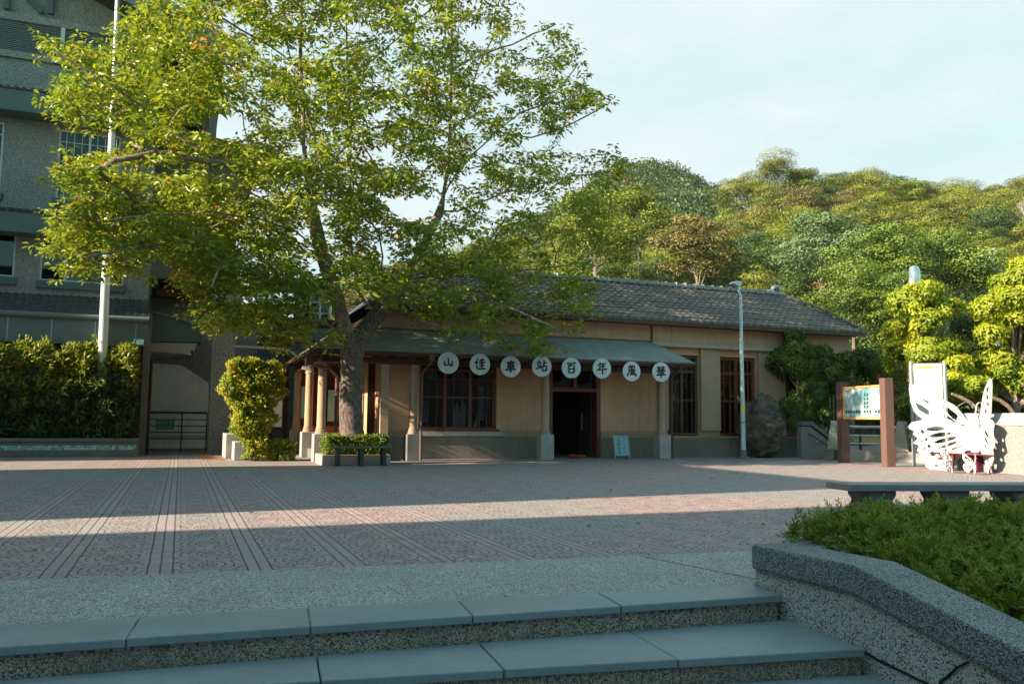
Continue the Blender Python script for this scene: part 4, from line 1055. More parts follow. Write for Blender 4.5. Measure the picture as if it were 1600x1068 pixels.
cand = np.stack([rng.uniform(50, 990, 9000), rng.uniform(-270, 565, 9000)], 1)
ok = poly_in(cand, outline)
for hx, hy, ra, rb in holes: ok &= (((cand[:,0]-hx)/ra)**2+((cand[:,1]-hy)/rb)**2) > 1.0
cand = cand[ok]
wgt = .50+.5*np.clip((cand[:,1]-60)/300, 0, 1)*np.clip((760-cand[:,0])/200, 0, 1)+.12*(cand[:,1] < 0)
cand = cand[rng.random(len(cand)) < wgt]
nt_ = 1850; cand = cand[:nt_]
rr_ = np.sqrt(((cand[:,0]-500)/480)**2+((cand[:,1]-170)/430)**2).clip(0, 1)
dep = rng.uniform(-1, 1, len(cand))*4.6*np.sqrt(1-rr_**2*.92)
T3 = []
for (x, y), d in zip(cand, dep):
    # keep the foliage in front of the station roofs, off the porch
    lim = .2 if y > 470 else (1.0 if y > 400 and x > 560 else 6)
    T3.append(PX(x, y, min(d, lim)))
T3 = np.array([tuple(t) for t in T3])
nodes = np.array([tuple(p) for p, _ in skel]); par = [q for _, q in skel]
elig = np.ones(len(nodes), bool); elig[:10] = False
left = np.ones(len(T3), bool); trunk_top = nodes[i0]
def dist_to(nd):
    """prefer short twigs that leave outwards from the trunk"""
    return np.linalg.norm(T3-nd, axis=1)
best = np.full(len(T3), 1e9); bi = np.zeros(len(T3), int)
for i, nd in enumerate(nodes):
    if not elig[i]: continue
    d = dist_to(nd); u_ = d < best; best[u_] = d[u_]; bi[u_] = i
nodes = list(map(tuple, nodes)); tips = []
for it in range(len(T3)):
    j = int(np.argmin(np.where(left, best, 1e9))); left[j] = False
    a = V(nodes[bi[j]]); b = V(T3[j]); n_ = max(1, int(round((b-a).length/.38))); prev = int(bi[j]); new = []
    for k in range(1, n_+1):
        q = a.lerp(b, k/n_); t_ = k/n_
        q.z += math.sin(t_*math.pi)*.10*(b-a).length*rnd.choice((.6, 1, -.4))
        if k < n_: q += V((rnd.gauss(0,.03), rnd.gauss(0,.03), rnd.gauss(0,.03)))
        nodes.append(tuple(q)); par.append(prev); prev = len(nodes)-1; new.append(prev)
    tips.append((j, new))
    for i in new:
        d = dist_to(np.array(nodes[i])); u_ = left & (d < best); best[u_] = d[u_]; bi[u_] = i
nn = len(nodes); area = np.zeros(nn); kids = [[] for _ in range(nn)]
for i, q in enumerate(par):
    if q is not None: kids[q].append(i)
order = list(range(nn))[::-1]
for i in order:
    if not kids[i]: area[i] = 1
    q = par[i]
    if q is not None: area[q] += area[i]*1.0
radn = .0058*np.power(area, .50)
for i in range(main_n): radn[i] = max(radn[i], .028)
for i in range(10):
    zz = nodes[i][2]; radn[i] = max(radn[i]*1.0, .315) if zz < 3.1 else max(radn[i], .26)
for k_, i in enumerate(oR): radn[i] = max(radn[i], .25-.012*k_)
for i in oR2: radn[i] = max(radn[i], .13) if nodes[i][2] < 7.5 else radn[i]
for k_, i in enumerate(oL): radn[i] = min(radn[i], .20-.004*k_)
radn[0] = .40; radn = np.minimum(radn, .36)
tree = thing('street_tree', (base_p.x, base_p.y, .15), 'huge spreading broadleaf tree with rough pinkish-grey trunk growing before the porch', 'tree')
def build_limbs(sel, name, mat, n):
    mb = MB()
    done = set()
    for i in range(nn):
        if par[i] is None or i in done: continue
        q = par[i]
        if not sel(i): continue
        # walk a run of the thickest children
        pts = [nodes[q], nodes[i]]; rs = [min(radn[q], radn[i]*1.25), radn[i]]; done.add(i); cur = i
        while True:
            ks = [k for k in kids[cur] if k not in done and sel(k)]
            if not ks: break
            k = max(ks, key=lambda k: area[k]); pts.append(nodes[k]); rs.append(radn[k]); done.add(k); cur = k
        mb.tube(pts, rs, n, cap=False)
    return mb.build(name, mat, tree, smooth=True)
big = lambda i: radn[i] > .2
build_limbs(lambda i: radn[i] >= .2, 'trunk', M['bark'], 18)
build_limbs(lambda i: .035 <= radn[i] < .2, 'limbs', M['bark_limb'], 9)
build_limbs(lambda i: radn[i] < .035, 'twigs', M['bark_limb'], 4)
# root flare
MB().lathe((base_p.x, base_p.y, 0), [(.52, .05), (.46, .2), (.38, .5), (.32, .9)], 18).build('root_flare', M['bark'], tree, smooth=True)
# leaves: drooping rosettes at twig ends and along the twigs
RP, RW = [], []
for j, new in tips:
    RP.append(nodes[new[-1]]); RW.append(1.0)
    for k in range(7):
        p = np.array(nodes[new[-1]])+rng.normal(0, .26, 3)*np.array([1, 1, .6]); RP.append(tuple(p)); RW.append(.95)
    for i in new[:-1]:
        if rnd.random() < .75: RP.append(tuple(np.array(nodes[i])+rng.normal(0, .10, 3))); RW.append(.8)
RP = np.array(RP); RW = np.array(RW)
pxy = np.array([proj(p) for p in RP]); okh = np.ones(len(RP), bool)
for hx, hy, ra, rb in holes: okh &= (((pxy[:,0]-hx)/ra)**2+((pxy[:,1]-hy)/rb)**2) > .9
from mathutils import noise as mn
nz = np.array([mn.noise(V(p)*.85+V((5, 2, 9)))+.5*mn.noise(V(p)*2.1) for p in RP]); okh &= (nz > -.16) | (rng.random(len(RP)) < .30)
okh &= ~((pxy[:,1] > 515) & (pxy[:,0] > 536) & (pxy[:,0] < 630)); okh |= rng.random(len(RP)) < .06
RP, RW = RP[okh], RW[okh]
nl = 9; k = np.repeat(np.arange(len(RP)), nl); n = len(k)
az = np.tile(np.arange(nl)*2.399, len(RP))+np.repeat(rng.uniform(0, 6.28, len(RP)), nl)
dr_ = rng.uniform(-.9, .35, n)
D = np.stack([np.cos(az), np.sin(az), dr_], 1)
P = RP[k]+unit(D)*rng.uniform(.03, .12, (n,1))+np.stack([np.zeros(n), np.zeros(n), rng.uniform(-.05, .08, n)], 1)
L = rng.uniform(.12, .235, n)*RW[k]
tone = rng.uniform(0, 1, len(RP)); tint = np.clip(.5*tone[k]+.45*rng.random(n), 0, .97); tint[rng.random(n) < .006] = .995
odd = rng.random(len(RP)) < .004; tint[odd[k] & (rng.random(n) < .7)] = .995
leaf_mesh('crown', P, D, L, L*.42, tint, M['leaf_main'], tree, fold=.2, origin=tuple(tree.location), Nrm=np.array([-.35,-.2,.75])+rng.normal(0, .55, (n,3)))
print('tree leaves', n, 'nodes', nn)

# ---- box hedge helper: leaves through the skin of a rounded box
def hedge(name, x0, x1, y0, y1, z0, z1, n, leaf, mats, label, cat, wr=.42, depth=.16, split=None, top_bump=.06, wig=.05, seed=1):
    r = np.random.default_rng(seed)
    A = np.array([(x1-x0)*(z1-z0), (x1-x0)*(y1-y0), (y1-y0)*(z1-z0), (y1-y0)*(z1-z0)])
    f = r.choice(4, n, p=A/A.sum()); u = r.random((n, 3))
    P = np.array([x0, y0, z0])+u*np.array([x1-x0, y1-y0, z1-z0]); N = np.zeros((n,3))
    P[f==0,1] = y0; N[f==0] = (0,-1,0); P[f==1,2] = z1; N[f==1] = (0,0,1); P[f==2,0] = x0; N[f==2] = (-1,0,0); P[f==3,0] = x1; N[f==3] = (1,0,0)
    w = np.sin(P[:,0]*5.1+P[:,2]*3.3)*wig+np.sin(P[:,0]*11.3+1)*wig*.6+np.sin(P[:,2]*9+P[:,1]*7)*wig*.6
    P += N*(w[:,None]-np.abs(r.normal(0, depth, n))[:,None]); P[:,2] += np.where(f==1, r.uniform(-.04, top_bump, n), 0)
    D = N*.35+r.normal(size=(n,3))*.6+np.array([.2,.2,.45]); L = leaf*r.uniform(.6, 1.3, n); t = r.random(n)
    return P, D, L, L*wr, t, N*.5+np.array([-.6,-.3,.35])+r.normal(size=(n,3))*.45
c = V((-7, 28.5, .42))
hx0, hx1 = XO, at(209, 600, Y=28.0).x
t = thing('box_hedge', (-4, 28.4, .42), 'long tall clipped hedge with yellow-tipped leaves growing in the mosaic planter', 'hedge')
P, D, L, Wd, tt, N = hedge('h', hx0+7, hx1, 28.02, 28.85, .45, 3.05, 15000, .17, None, '', '', top_bump=.28, wig=.10)
nf = 2600; xf = rng.uniform(hx0+7, hx1, nf); hf = .30+.16*np.sin(xf*4.1)+.12*np.sin(xf*9.7+1); zf_ = 2.95+rng.random(nf)**1.7*hf.clip(.05, 1)*1.3
Pf = np.stack([xf, 28.1+rng.random(nf)*.7, zf_], 1); Df = np.stack([rng.normal(0,.5,nf), rng.normal(0,.4,nf), rng.uniform(.2,1.1,nf)], 1)
P = np.concatenate([P, Pf]); D = np.concatenate([D, Df]); L = np.concatenate([L, .15*rng.uniform(.6,1.3,nf)]); Wd = np.concatenate([Wd, .06*np.ones(nf)]); tt = np.concatenate([tt, rng.random(nf)]); N = np.concatenate([N, np.tile([-.6,-.4,.4], (nf,1))+rng.normal(0,.4,(nf,3))])
P[:,1] -= .10*np.sin(P[:,0]*3.3+P[:,2]*2)+.07*np.sin(P[:,0]*8.1-P[:,2]*5)
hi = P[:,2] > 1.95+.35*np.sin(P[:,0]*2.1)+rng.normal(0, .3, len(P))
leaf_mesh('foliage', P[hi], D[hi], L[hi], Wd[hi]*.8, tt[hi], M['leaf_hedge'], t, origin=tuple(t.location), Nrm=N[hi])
lo = ~hi; leaf_mesh('shaded_foliage', P[lo], D[lo]*np.array([1,1,1.4]), L[lo]*1.25, Wd[lo], tt[lo], M['leaf_hedge_shade'], t, origin=tuple(t.location), Nrm=N[lo])  # lower leaves get a darker colour that paints in the shade there
m = MB(); x = hx0+7.1
while x < hx1-.1: m.tube([(x, 28.4, .4), (x+rnd.uniform(-.15,.15), 28.3+rnd.uniform(-.1,.2), 1.8), (x+rnd.uniform(-.25,.25), 28.35, 2.9)], [.025, .018, .008], 5); x += .17
m.build('stems', M['bark_dull'], t)
MB().box(hx0+7, hx1-.25, 28.30, 28.6, .45, 2.75).build('inner_mass', M['leaf_hedge_shade'], t)

# topiary: wide head on a narrower stem, low hedge at the foot
TPY = 24.9
t = thing('topiary_bush', at(400, 717, Y=TPY), 'sunlit clipped bush, wide at the top and narrow below, left of the porch', 'bush'); t.location.z = 0
def outline_bush(pxpoly, Y, thick, n, leaf, mat, seed, name, root):
    """clipped bush: rounded solid built between its left and right edges, skinned with leaves"""
    r = np.random.default_rng(seed); xs = [p[0] for p in pxpoly]; ys = [p[1] for p in pxpoly]
    c = np.stack([r.uniform(min(xs), max(xs), n*4), r.uniform(min(ys), max(ys), n*4)], 1); c = c[poly_in(c, pxpoly)][:n]
    P = []
    pl_ = np.array(pxpoly, float)
    for x, y in c:
        # width of the bush at this height
        seg = []
        for (ax, ay), (bx, by) in zip(pxpoly, pxpoly[1:]+pxpoly[:1]):
            if (ay > y) != (by > y): seg.append(ax+(bx-ax)*(y-ay)/(by-ay))
        l_, r_ = min(seg), max(seg); u = ((x-l_)/(r_-l_)-.5)*2
        dd = math.sqrt(max(0, 1-abs(u)**5))*thick*(1 if r.random() < .75 else r.uniform(-1, 1))
        p = at(x, y, Y=Y-dd*.9); wb = .07*math.sin(p.z*7.3+p.x*5)+.06*math.sin(p.z*3.1-p.x*9)+.03*math.sin(p.z*17); P.append((p.x+wb*u*1.2+r.normal(0,.025), p.y-abs(wb)*.8+r.normal(0, .07), p.z+.05*math.sin(p.x*14)*max(0, p.z-2), u))
    P = np.array(P); N = np.stack([P[:,3], -np.ones(len(P))*(1-np.abs(P[:,3])*.7), np.zeros(len(P))], 1)
    D = N*.3+r.normal(size=(len(P),3))*.6+np.array([.2,.2,.4]); NL = N*.5+np.array([-.6,-.3,.35])+r.normal(size=(len(P),3))*.45; L = leaf*r.uniform(.6, 1.3, len(P))
    tn = np.clip(.5+.3*np.sin(P[:,2]*6+P[:,0]*9)+r.normal(0,.22,len(P)), 0, 1)
    return leaf_mesh(name, P[:,:3], D, L, L*.5, tn, mat, root, origin=tuple(root.location), Nrm=NL)
tp = [(345,585),(355,568),(378,560),(400,562),(436,566),(441,585),(444,600),(436,622),(424,640),(425,660),(422,680),(428,700),(425,716),(378,716),(376,695),(366,668),(356,635),(348,610)]
outline_bush(tp, TPY, .42, 15000, .085, M['leaf_topiary'], 3, 'foliage', t)
m = MB()
for k in range(7): m.tube([(t.location.x+rnd.uniform(-.2,.2), TPY-.1+rnd.uniform(-.1,.1), 0), (t.location.x+rnd.uniform(-.4,.4), TPY-.05, 1.4), (t.location.x+rnd.uniform(-.7,.5), TPY, 2.5)], [.03,.02,.01], 5)
m.build('stems', M['bark_dull'], t)
p0 = [at(x, y, Y=TPY) for x, y in ((362, 575), (432, 575), (412, 640), (412, 700), (388, 700), (375, 640))]
MB().prism(p0, (0, .25, 0)).build('inner_mass', M['leaf_hedge_shade'], t)
ax, bx_ = X_(428, 24.6), X_(463, 24.6)
t = thing('low_hedge', ((ax+bx_)/2, 24.7, 0), 'low dark green clipped hedge at the foot of the topiary, left of the porch columns', 'hedge')
P, D, L, Wd, tt, N = hedge('', ax, bx_, 24.4, 25.3, .02, .52, 3800, .08, None, '', '', depth=.08, wig=.03, seed=5); leaf_mesh('foliage', P, D, L, Wd, tt, M['leaf_hedge'], t, origin=tuple(t.location), Nrm=N)
MB().box(ax+.1, bx_-.1, 24.5, 25.2, .0, .42).build('inner_mass', M['leaf_hedge_shade'], t)
# low granite blocks left of the topiary
t = thing('kerb_wall', (X_(362, 26), 26, 0), 'low stepped granite wall ends left of the topiary bush', 'wall')
a = X_(365, 25.2, 700); MB().box(a, a+.32, 25.0, 26.1, 0, .52).build('block', M['concrete_pale'], t, bevel=.02)
a = X_(351, 26.6, 700); MB().box(a, a+.36, 26.2, 29.0, 0, .72).build('block', M['concrete'], t, bevel=.02)
# tree planter
a, b = X_(500, 22.35, 715), X_(605, 22.35, 715)
t = thing('tree_planter', ((a+b)/2, 22.3, 0), 'low pinkish stone kerb planter round the foot of the big tree', 'planter')
MB().box(a, b, 21.95, 22.12, 0, .27).box(a, a+.18, 22.12, 23.2, 0, .27).box(b-.18, b, 22.12, 23.2, 0, .27).box(a+.18, b-.18, 23.06, 23.2, 0, .27).build('kerb', simple('kerb_pink', (.36,.27,.23), .8, .2, 3, .2), t, bevel=.012)
MB().box(a+.2, b-.2, 22.14, 23.05, 0, .2).build('soil', M['soil'], t)
a2, b2 = X_(507, 22.5, 700), X_(605, 22.5, 700)
t = thing('low_hedge', ((a2+b2)/2, 22.5, .2), 'low bright green hedge round the base of the big trunk, behind the slatted bench', 'hedge')
P, D, L, Wd, tt, N = hedge('', a2, b2, 22.20, 22.98, .25, .72, 6500, .075, None, '', '', depth=.06, wig=.025, seed=6)
k_ = (P[:,0]-base_p.x)**2+(P[:,1]-base_p.y)**2 > .36**2
leaf_mesh('foliage', P[k_], D[k_], L[k_], Wd[k_], tt[k_], M['leaf_low'], t, origin=tuple(t.location), Nrm=N[k_])
MB().box(a2+.06, b2-.06, 22.26, 22.38, .21, .62).build('inner_mass', M['leaf_hedge_shade'], t)
# bench in front of it
a, b = X_(516, 21.85, 695), X_(609, 21.85, 695)
t = thing('park_bench', ((a+b)/2, 21.85, 0), 'backless brown bench on three dark legs in front of the tree planter', 'bench')
MB().box(a, b, 21.5, 21.88, .45, .50).build('seat', simple('bench_wood', (.13,.085,.07), .6, .25, 3, .1), t, bevel=.01)
for px in (526, 562, 597):
    x = X_(px, 21.85, 710)
    MB().prism([(x-.05, 21.53, 0), (x+.05, 21.53, 0), (x+.04, 21.53, .449), (x-.06, 21.53, .449)], (0, .32, 0)).build('leg', M['steel_dark'] if False else simple('bench_iron', (.035,.045,.045), .5, .1), t, bevel=.006)
# ---- blade shrubs, sparse fallen leaves
NF = 34; P = np.stack([rng.uniform(-6, 18, NF), rng.uniform(7.5, 22, NF), np.full(NF, .012)], 1); D = np.stack([rng.normal(size=NF), rng.normal(size=NF), rng.uniform(-.02, .15, NF)], 1)
o = leaf_mesh('fallen_leaves', P, D, .08, .045, rng.random(NF), leafmat('leaf_dead', (.12,.06,.02), (.22,.12,.03), None, 1, .1), origin=(6, 14, 0), Nrm=np.tile([0,0,1.0], (NF,1)))
o.location = (6, 14, 0); tag(o, 'scattered dry brown leaves lying on the plaza paving', 'leaves', kind='stuff')

# ================================================================== RIGHT SIDE
# street lamp
p = at(1162, 718, Y=23.3); p.z = 0; tp_ = at(1157, 462, Y=23.3); hd = at(1150, 444, Y=23.3)
t = thing('street_lamp', p, 'slim pale grey street lamp with a small bent arm, before the right-hand station windows', 'street lamp')
MB().tube([p, p.lerp(tp_, .3), tp_, hd+V((.03, 0, -.04))], [.085, .075, .05, .045], 14).build('pole', M['lamp_paint'], t, smooth=True)
o = MB().prism([hd+V(q) for q in ((-.20,0,.0),(-.17,0,.06),(-.05,0,.10),(.12,0,.10),(.17,0,.05),(.15,0,-.03),(.05,0,-.10))], (0,.26,0)).build('lamp_head', M['lamp_paint'], t, bevel=.02)
o.location = (0,-.13,0)
MB().quad(hd+V((-.17,-.11,-.018)), hd+V((.03,-.11,-.10)), hd+V((.03,.11,-.10)), hd+V((-.17,.11,-.018))).build('lens', simple('lamp_lens', (.35,.35,.33), .25, .05), t)
MB().lathe(p, [(.24,0),(.24,.05),(.11,.08),(.10,.3)], 8).build('base', M['concrete_dark'], t)
q = p.lerp(tp_, .305); MB().tube([q-V((0,0,.07)), q+V((0,0,.07))], .083, 14).build('warning_sticker', simple('sticker', (.65,.5,.05), .5, .05), t)
q = p.lerp(tp_, .22); MB().tube([q-V((0,0,.015)), q+V((0,0,.015))], .09, 14).build('strap', M['steel_dark'], t)

# boulder
c = at(1192, 716, Y=23.9); bm = bmesh.new(); bmesh.ops.create_icosphere(bm, subdivisions=5, radius=1)
bl = at(1166, 690, Y=23.9); br = at(1219, 690, Y=23.9); bt = at(1195, 618, Y=23.9)
from mathutils import noise as mn
for v in bm.verts:
    x, y, z = v.co; w = (1-.22*max(0, z)**1.5); n_ = mn.fractal(v.co*1.3, 1, 2, 5)*.30+mn.ridged_multi_fractal(v.co*1.9+V((3,1,2)), .8, 2, 6, 1, 2)*.10-.06*mn.cell(v.co*2.3)
    k = 1+n_-.04
    v.co = V((x*w*(br.x-bl.x)/2*1.02*k+.09*max(z,0), y*w*.62*k, (z*.5+.5)*bt.z*(1+n_*.25)-.05))
me = bpy.data.meshes.new('boulder'); bm.to_mesh(me); bm.free(); me.materials.append(M['rock'])
for f in me.polygons: f.use_smooth = True
o = bpy.data.objects.new('boulder', me); COL.objects.link(o); o.location = ((bl.x+br.x)/2, 23.9, 0)
tag(o, 'tall dark brown upright boulder standing behind the street lamp', 'rock')

# stair wall with handrail: concrete cheek sloping down to the right
YS = 23.6
t = thing('stair_wall', at(1275, 716, Y=YS), 'sloping concrete stair parapet with a grey coping, between the dark shrub and the brown posts', 'wall'); t.location.z = 0
pa = [at(x, y, Y=YS) for x, y in ((1253, 716), (1252, 666), (1266, 666), (1303, 694), (1302, 716))]
MB().prism(pa, (0, .25, 0)).build('parapet', M['wall_dash_fine'], t, bevel=.01)
a, b, c = at(1252, 663, Y=YS), at(1267, 663, Y=YS), at(1304, 691, Y=YS)
m = MB().prism([a+V((0,-.05,-.03)), b+V((0,-.05,-.03)), c+V((0,-.05,-.03)), c+V((0,-.05,.12)), b+V((.03,-.05,.12)), a+V((0,-.05,.12))], (0,.35,0)); m.build('coping', M['concrete_dark'], t, bevel=.01)
h0, h1 = at(1266, 678, Y=YS-.1), at(1298, 698, Y=YS-.1); o = MB().tube([h0+V((0,.1,.02)), h0, h1], .022, 6).build('handrail', M['steel_dark'], t)
hm = h0.lerp(h1, .4); MB().tube([hm, hm+V((-.05,.0,-.08)), hm+V((-.05,.1,-.08))], .015, 5).build('bracket', M['steel'], o)

# brown notice board between two posts
pL, pR = V((19.36, 20.57, 0)), at(1388, 711, z=.32); pR.z = 0
dv = (pR-pL).normalized(); nv = V((dv.y, -dv.x, 0)); 
if nv.dot(-pL) < 0: nv = -nv
t = thing('notice_board', pL.lerp(pR, .5), 'framed bluish picture board held between two square reddish-brown posts', 'notice board')
def sqpost(p, w, h, name):
    return MB().prism([p+dv*w/2*a+nv*w/2*b for a, b in ((-1,-1),(1,-1),(1,1),(-1,1))], (0,0,h)).build(name, M['post_brown'], t, bevel=.008)
zl = (at(1319, 597, Y=pL.y)).z; sqpost(pL, .27, zl, 'post'); sqpost(pR, .27, zl+.02, 'post')
b0, b1 = pL+dv*.14+nv*.02, pR-dv*.14+nv*.02; zb0, zb1 = 1.0, 2.2
zb0 = at(1340, 655, Y=pL.y).z; zb1 = at(1340, 605, Y=pL.y-.2).z
m = MB(); 
for (za, zb) in ((zb0, zb0+.06), (zb1-.06, zb1)): m.prism([b0+V((0,0,za)), b1+V((0,0,za)), b1+V((0,0,zb)), b0+V((0,0,zb))], nv*.05)
for p_ in (b0, b1-dv*.05): m.prism([p_+V((0,0,zb0+.06)), p_+dv*.05+V((0,0,zb0+.06)), p_+dv*.05+V((0,0,zb1-.06)), p_+V((0,0,zb1-.06))], nv*.05)
fo = m.build('frame', M['orange_paint'], t)
s = NT('board_picture', .4, .4); n_ = s.noise(2.6, 5, .6); s.col(s.mix(s.ramp(n_, .42, .62), (.13,.33,.36), (.55,.60,.60))); 
m = MB().prism([b0+V((0,0,zb0+.06)), b1+V((0,0,zb0+.06)), b1+V((0,0,zb1-.06)), b0+V((0,0,zb1-.06))], nv*.02); po = m.build('picture', s.m, t)
wid = (b1-b0).length; hh = zb1-zb0-.12
m = MB(); m2_ = MB()
def bpt(u, v, l=.023): return b0+dv*(wid*u)+V((0,0,zb0+.06+hh*v))+nv*l
def brect(mm, u0, u1, v0, v1, l=.023): mm.quad(bpt(u0,v0,l), bpt(u1,v0,l), bpt(u1,v1,l), bpt(u0,v1,l))
for k in range(4): brect(m, .54, .66, .30+k*.135, .30+k*.135+.11)
for k in range(13):
    if k not in (6, 10): brect(m, .04+k*.07, .04+k*.07+.052, .13+.01*(k % 3), .25-.012*(k % 2))
brect(m, .04, .24, .92, .945); m.build('lettering', simple('board_text', (.03,.06,.06), .6, .3, 30), po)
for k, ch in enumerate(('wind', 'good', 'year', 'hundred')): glyph(m2_, GL[ch], bpt(.60, .355+(3-k)*.135, .024), dv, V((0,0,1)), nv, .10, .09)
m2_.build('lettering', simple('board_text_pale', (.22,.42,.42), .5, .1), po)

# railing with bars between tapering concrete posts, standing on a low wall
t = thing('concrete_railing', (20.4, 19, 0), 'steel-barred railing between tapered concrete posts on a low wall, behind the notice board', 'railing')
ra, rb_ = V((20.45, 22.2, 0)), at(1434, 724, z=0); rb_ = rb_+V((.45, .1, 0)); rd = (rb_-ra).normalized(); rn = V((rd.y, -rd.x, 0))
if rn.dot(-ra) < 0: rn = -rn
LR = (rb_-ra).length
m = MB().prism([ra+rn*.15, rb_+rn*.15+rd*1.2, rb_-rn*.15+rd*1.2, ra-rn*.15], (0,0,.34)); m.build('low_wall', M['concrete'], t, bevel=.015)
m = MB().prism([ra+rn*.5-rd*.9, ra+rn*.5+rd*.2, ra+rn*.1+rd*.2, ra+rn*.1-rd*.9], (0,0,.34)); m.build('low_wall', M['concrete_dark'], t, bevel=.015)
for i, z in enumerate((1.10, .82, .56)): MB().tube([ra+V((0,0,z)), rb_+rd*1.1+V((0,0,z))], .05 if i == 0 else .03, 8).build('rail', M['steel'], t)
def rail_at(px):      # point on the railing line seen at this pixel
    best_ = min((ra.lerp(rb_+rd, k/200) for k in range(201)), key=lambda q: abs(proj(q+V((0,0,.7)))[0]-px)); return best_
for px in (1306, 1410, 1440):
    q = rail_at(px); m = MB()
    m.prism([q+rd*s_+rn*.19+V((0,0,z)) for s_, z in ((-.24,.345),(.24,.345),(.17,.9),(.10,1.30),(-.08,1.30),(-.16,.9))], rn*-.36); m.build('post', M['concrete'], t, bevel=.015)
m = MB(); L_ = LR+1; k = 0.0
while k < L_:            # diamond mesh of slanting wires
    a = ra+rd*k-rn*.06
    for s_ in (1, -1):
        e = max(0, min(L_, k+s_*.62)); h_ = abs(e-k)/.62*.72
        m.bar(a+V((0,0,.36)), ra+rd*e-rn*.06+V((0,0,.36+h_)), .008, .008)
    k += .085
m.build('mesh', M['steel_dark'], t)
# small concrete footing block
# ---- long concrete wall on the right, facing the low sun
XWL = 19.45
y_a, y_b = 16.55, 9.0
t = thing('concrete_wall', (XWL, 13, 0), 'pebbled concrete garden wall with a smooth pale coping, lit by the sun behind the butterfly seat', 'wall')
zw = at(1560, 664, X=XWL).z; zc = at(1560, 645, X=XWL).z
MB().box(XWL, XWL+.28, y_b, y_a, 0, zw).build('wall', M['wall_dash_fine'], t)
MB().prism([(XWL-.04, y_b, zw+.003), (XWL+.32, y_b, zw+.003), (XWL+.32, y_b, zc), (XWL+.12, y_b, zc)], (0, y_a-y_b, 0)).build('coping', M['concrete_pale'], t, bevel=.015)
# ---- tall white information board on two steel posts
sa = V((20.13, 18.6, 0)); zt_ = at(1424, 568, Y=sa.y).z; sbp = at(1475, 561, z=zt_+.12); sbp.z = 0
bd = (sbp-sa).normalized(); bn = V((bd.y, -bd.x, 0)); bn = -bn if bn.dot(-sa) < 0 else bn
t = thing('information_board', sa.lerp(sbp, .5), 'tall blank-looking white information board on steel posts behind the butterfly seat', 'sign')
for p_ in (sa, sbp): MB().tube([p_, p_+V((0,0,zt_+.05))], .055, 10).build('post', M['steel'], t, smooth=True)
zz0 = at(1440, 656, Y=18.3).z
MB().prism([sa+bd*.07+V((0,0,zz0)), sbp-bd*.07+V((0,0,zz0)), sbp-bd*.07+V((0,0,zt_)), sa+bd*.07+V((0,0,zt_))], bn*.04).build('panel', M['white'], t)
m = MB(); Lb = (sbp-sa).length-.2
def ipt(u, v, l=.043): return sa+bd*(.1+Lb*u)+V((0,0,zz0+(zt_-zz0)*v))+bn*l
for k, ch in enumerate(('mountain','good','vehicle','stop','hundred','year','wind','bloom','good')):
    glyph(m, GL[ch], ipt(.10+k*.07, .93, .041), bd, V((0,0,1)), bn, .085, .10)
for k in range(3): glyph(m, GL[('stop','year','vehicle')[k]], ipt(.80+k*.06, .935, .041), bd, V((0,0,1)), bn, .06, .08)
m.build('heading', M['orange_paint'], t)
m = MB(); m3 = MB()
for k in range(12):
    y_ = .84-k*.055; m.quad(ipt(.08, y_), ipt(.9-.05*(k % 3), y_), ipt(.9-.05*(k % 3), y_+.008), ipt(.08, y_+.008))
m.build('small_text', simple('pale_text', (.62,.60,.57), .5, .05), t)
for u in (.14, .72):
    m3.prism([ipt(u+.05*math.cos(a)*1.2, .075+.022*math.sin(a), .042) for a in [2*math.pi*k/12 for k in range(12)]], bn*.001)
m3.build('emblem', simple('yellow_mark', (.65,.5,.12), .5, .1), t)

# ---- butterfly seat
def wing_mesh(name, outer, inner, org, ax, root, mat, zpx, thick=.03):
    """outline and cut-outs drawn in a wing's own vertical plane; real plate thickness"""
    cu = bpy.data.curves.new(name, 'CURVE'); cu.dimensions = '2D'; cu.fill_mode = 'BOTH'; cu.extrude = thick/2
    for lp in [outer]+inner:
        sp = cu.splines.new('POLY'); sp.points.add(len(lp)-1)
        for i, (a, b) in enumerate(lp): sp.points[i].co = (a, b, 0, 1)
        sp.use_cyclic_u = True
    tmp = bpy.data.objects.new('tmp', cu); COL.objects.link(tmp)
    dg = bpy.context.evaluated_depsgraph_get(); me = bpy.data.meshes.new_from_object(tmp.evaluated_get(dg)); bpy.data.objects.remove(tmp); bpy.data.curves.remove(cu)
    Rm = Matrix((( ax.x, 0, -ax.y, 0), (ax.y, 0, ax.x, 0), (0, 1, 0, 0), (0, 0, 0, 1)))
    me.transform(Matrix.Translation(org-V(root.location)) @ Rm); me.name = name
    me.materials.clear(); me.materials.append(mat)
    o = bpy.data.objects.new(name, me); COL.objects.link(o); o.parent = root; return o
def ell(cx, cy, a, b, r=0, n=14):
    return [(cx+a*math.cos(t)*math.cos(r)-b*math.sin(t)*math.sin(r), cy+a*math.cos(t)*math.sin(r)+b*math.sin(t)*math.cos(r)) for t in [2*math.pi*k/n for k in range(n)]]
def zp(p): return (1410+p[0]/6.474, 585+p[1]/6.474)
def to_plane(pts, org, ax):
    """crop pixels -> (distance along the wing, height) in the wing's vertical plane"""
    nrm = V((-ax.y, ax.x, 0)); out = []
    for p in pts:
        x, y = zp(p); d = ray(x, y); o_ = V((0,0,EYE)); t_ = (org-o_).dot(nrm)/d.dot(nrm); q = o_+d*t_
        out.append(((q-org).dot(ax), q.z))
    return out
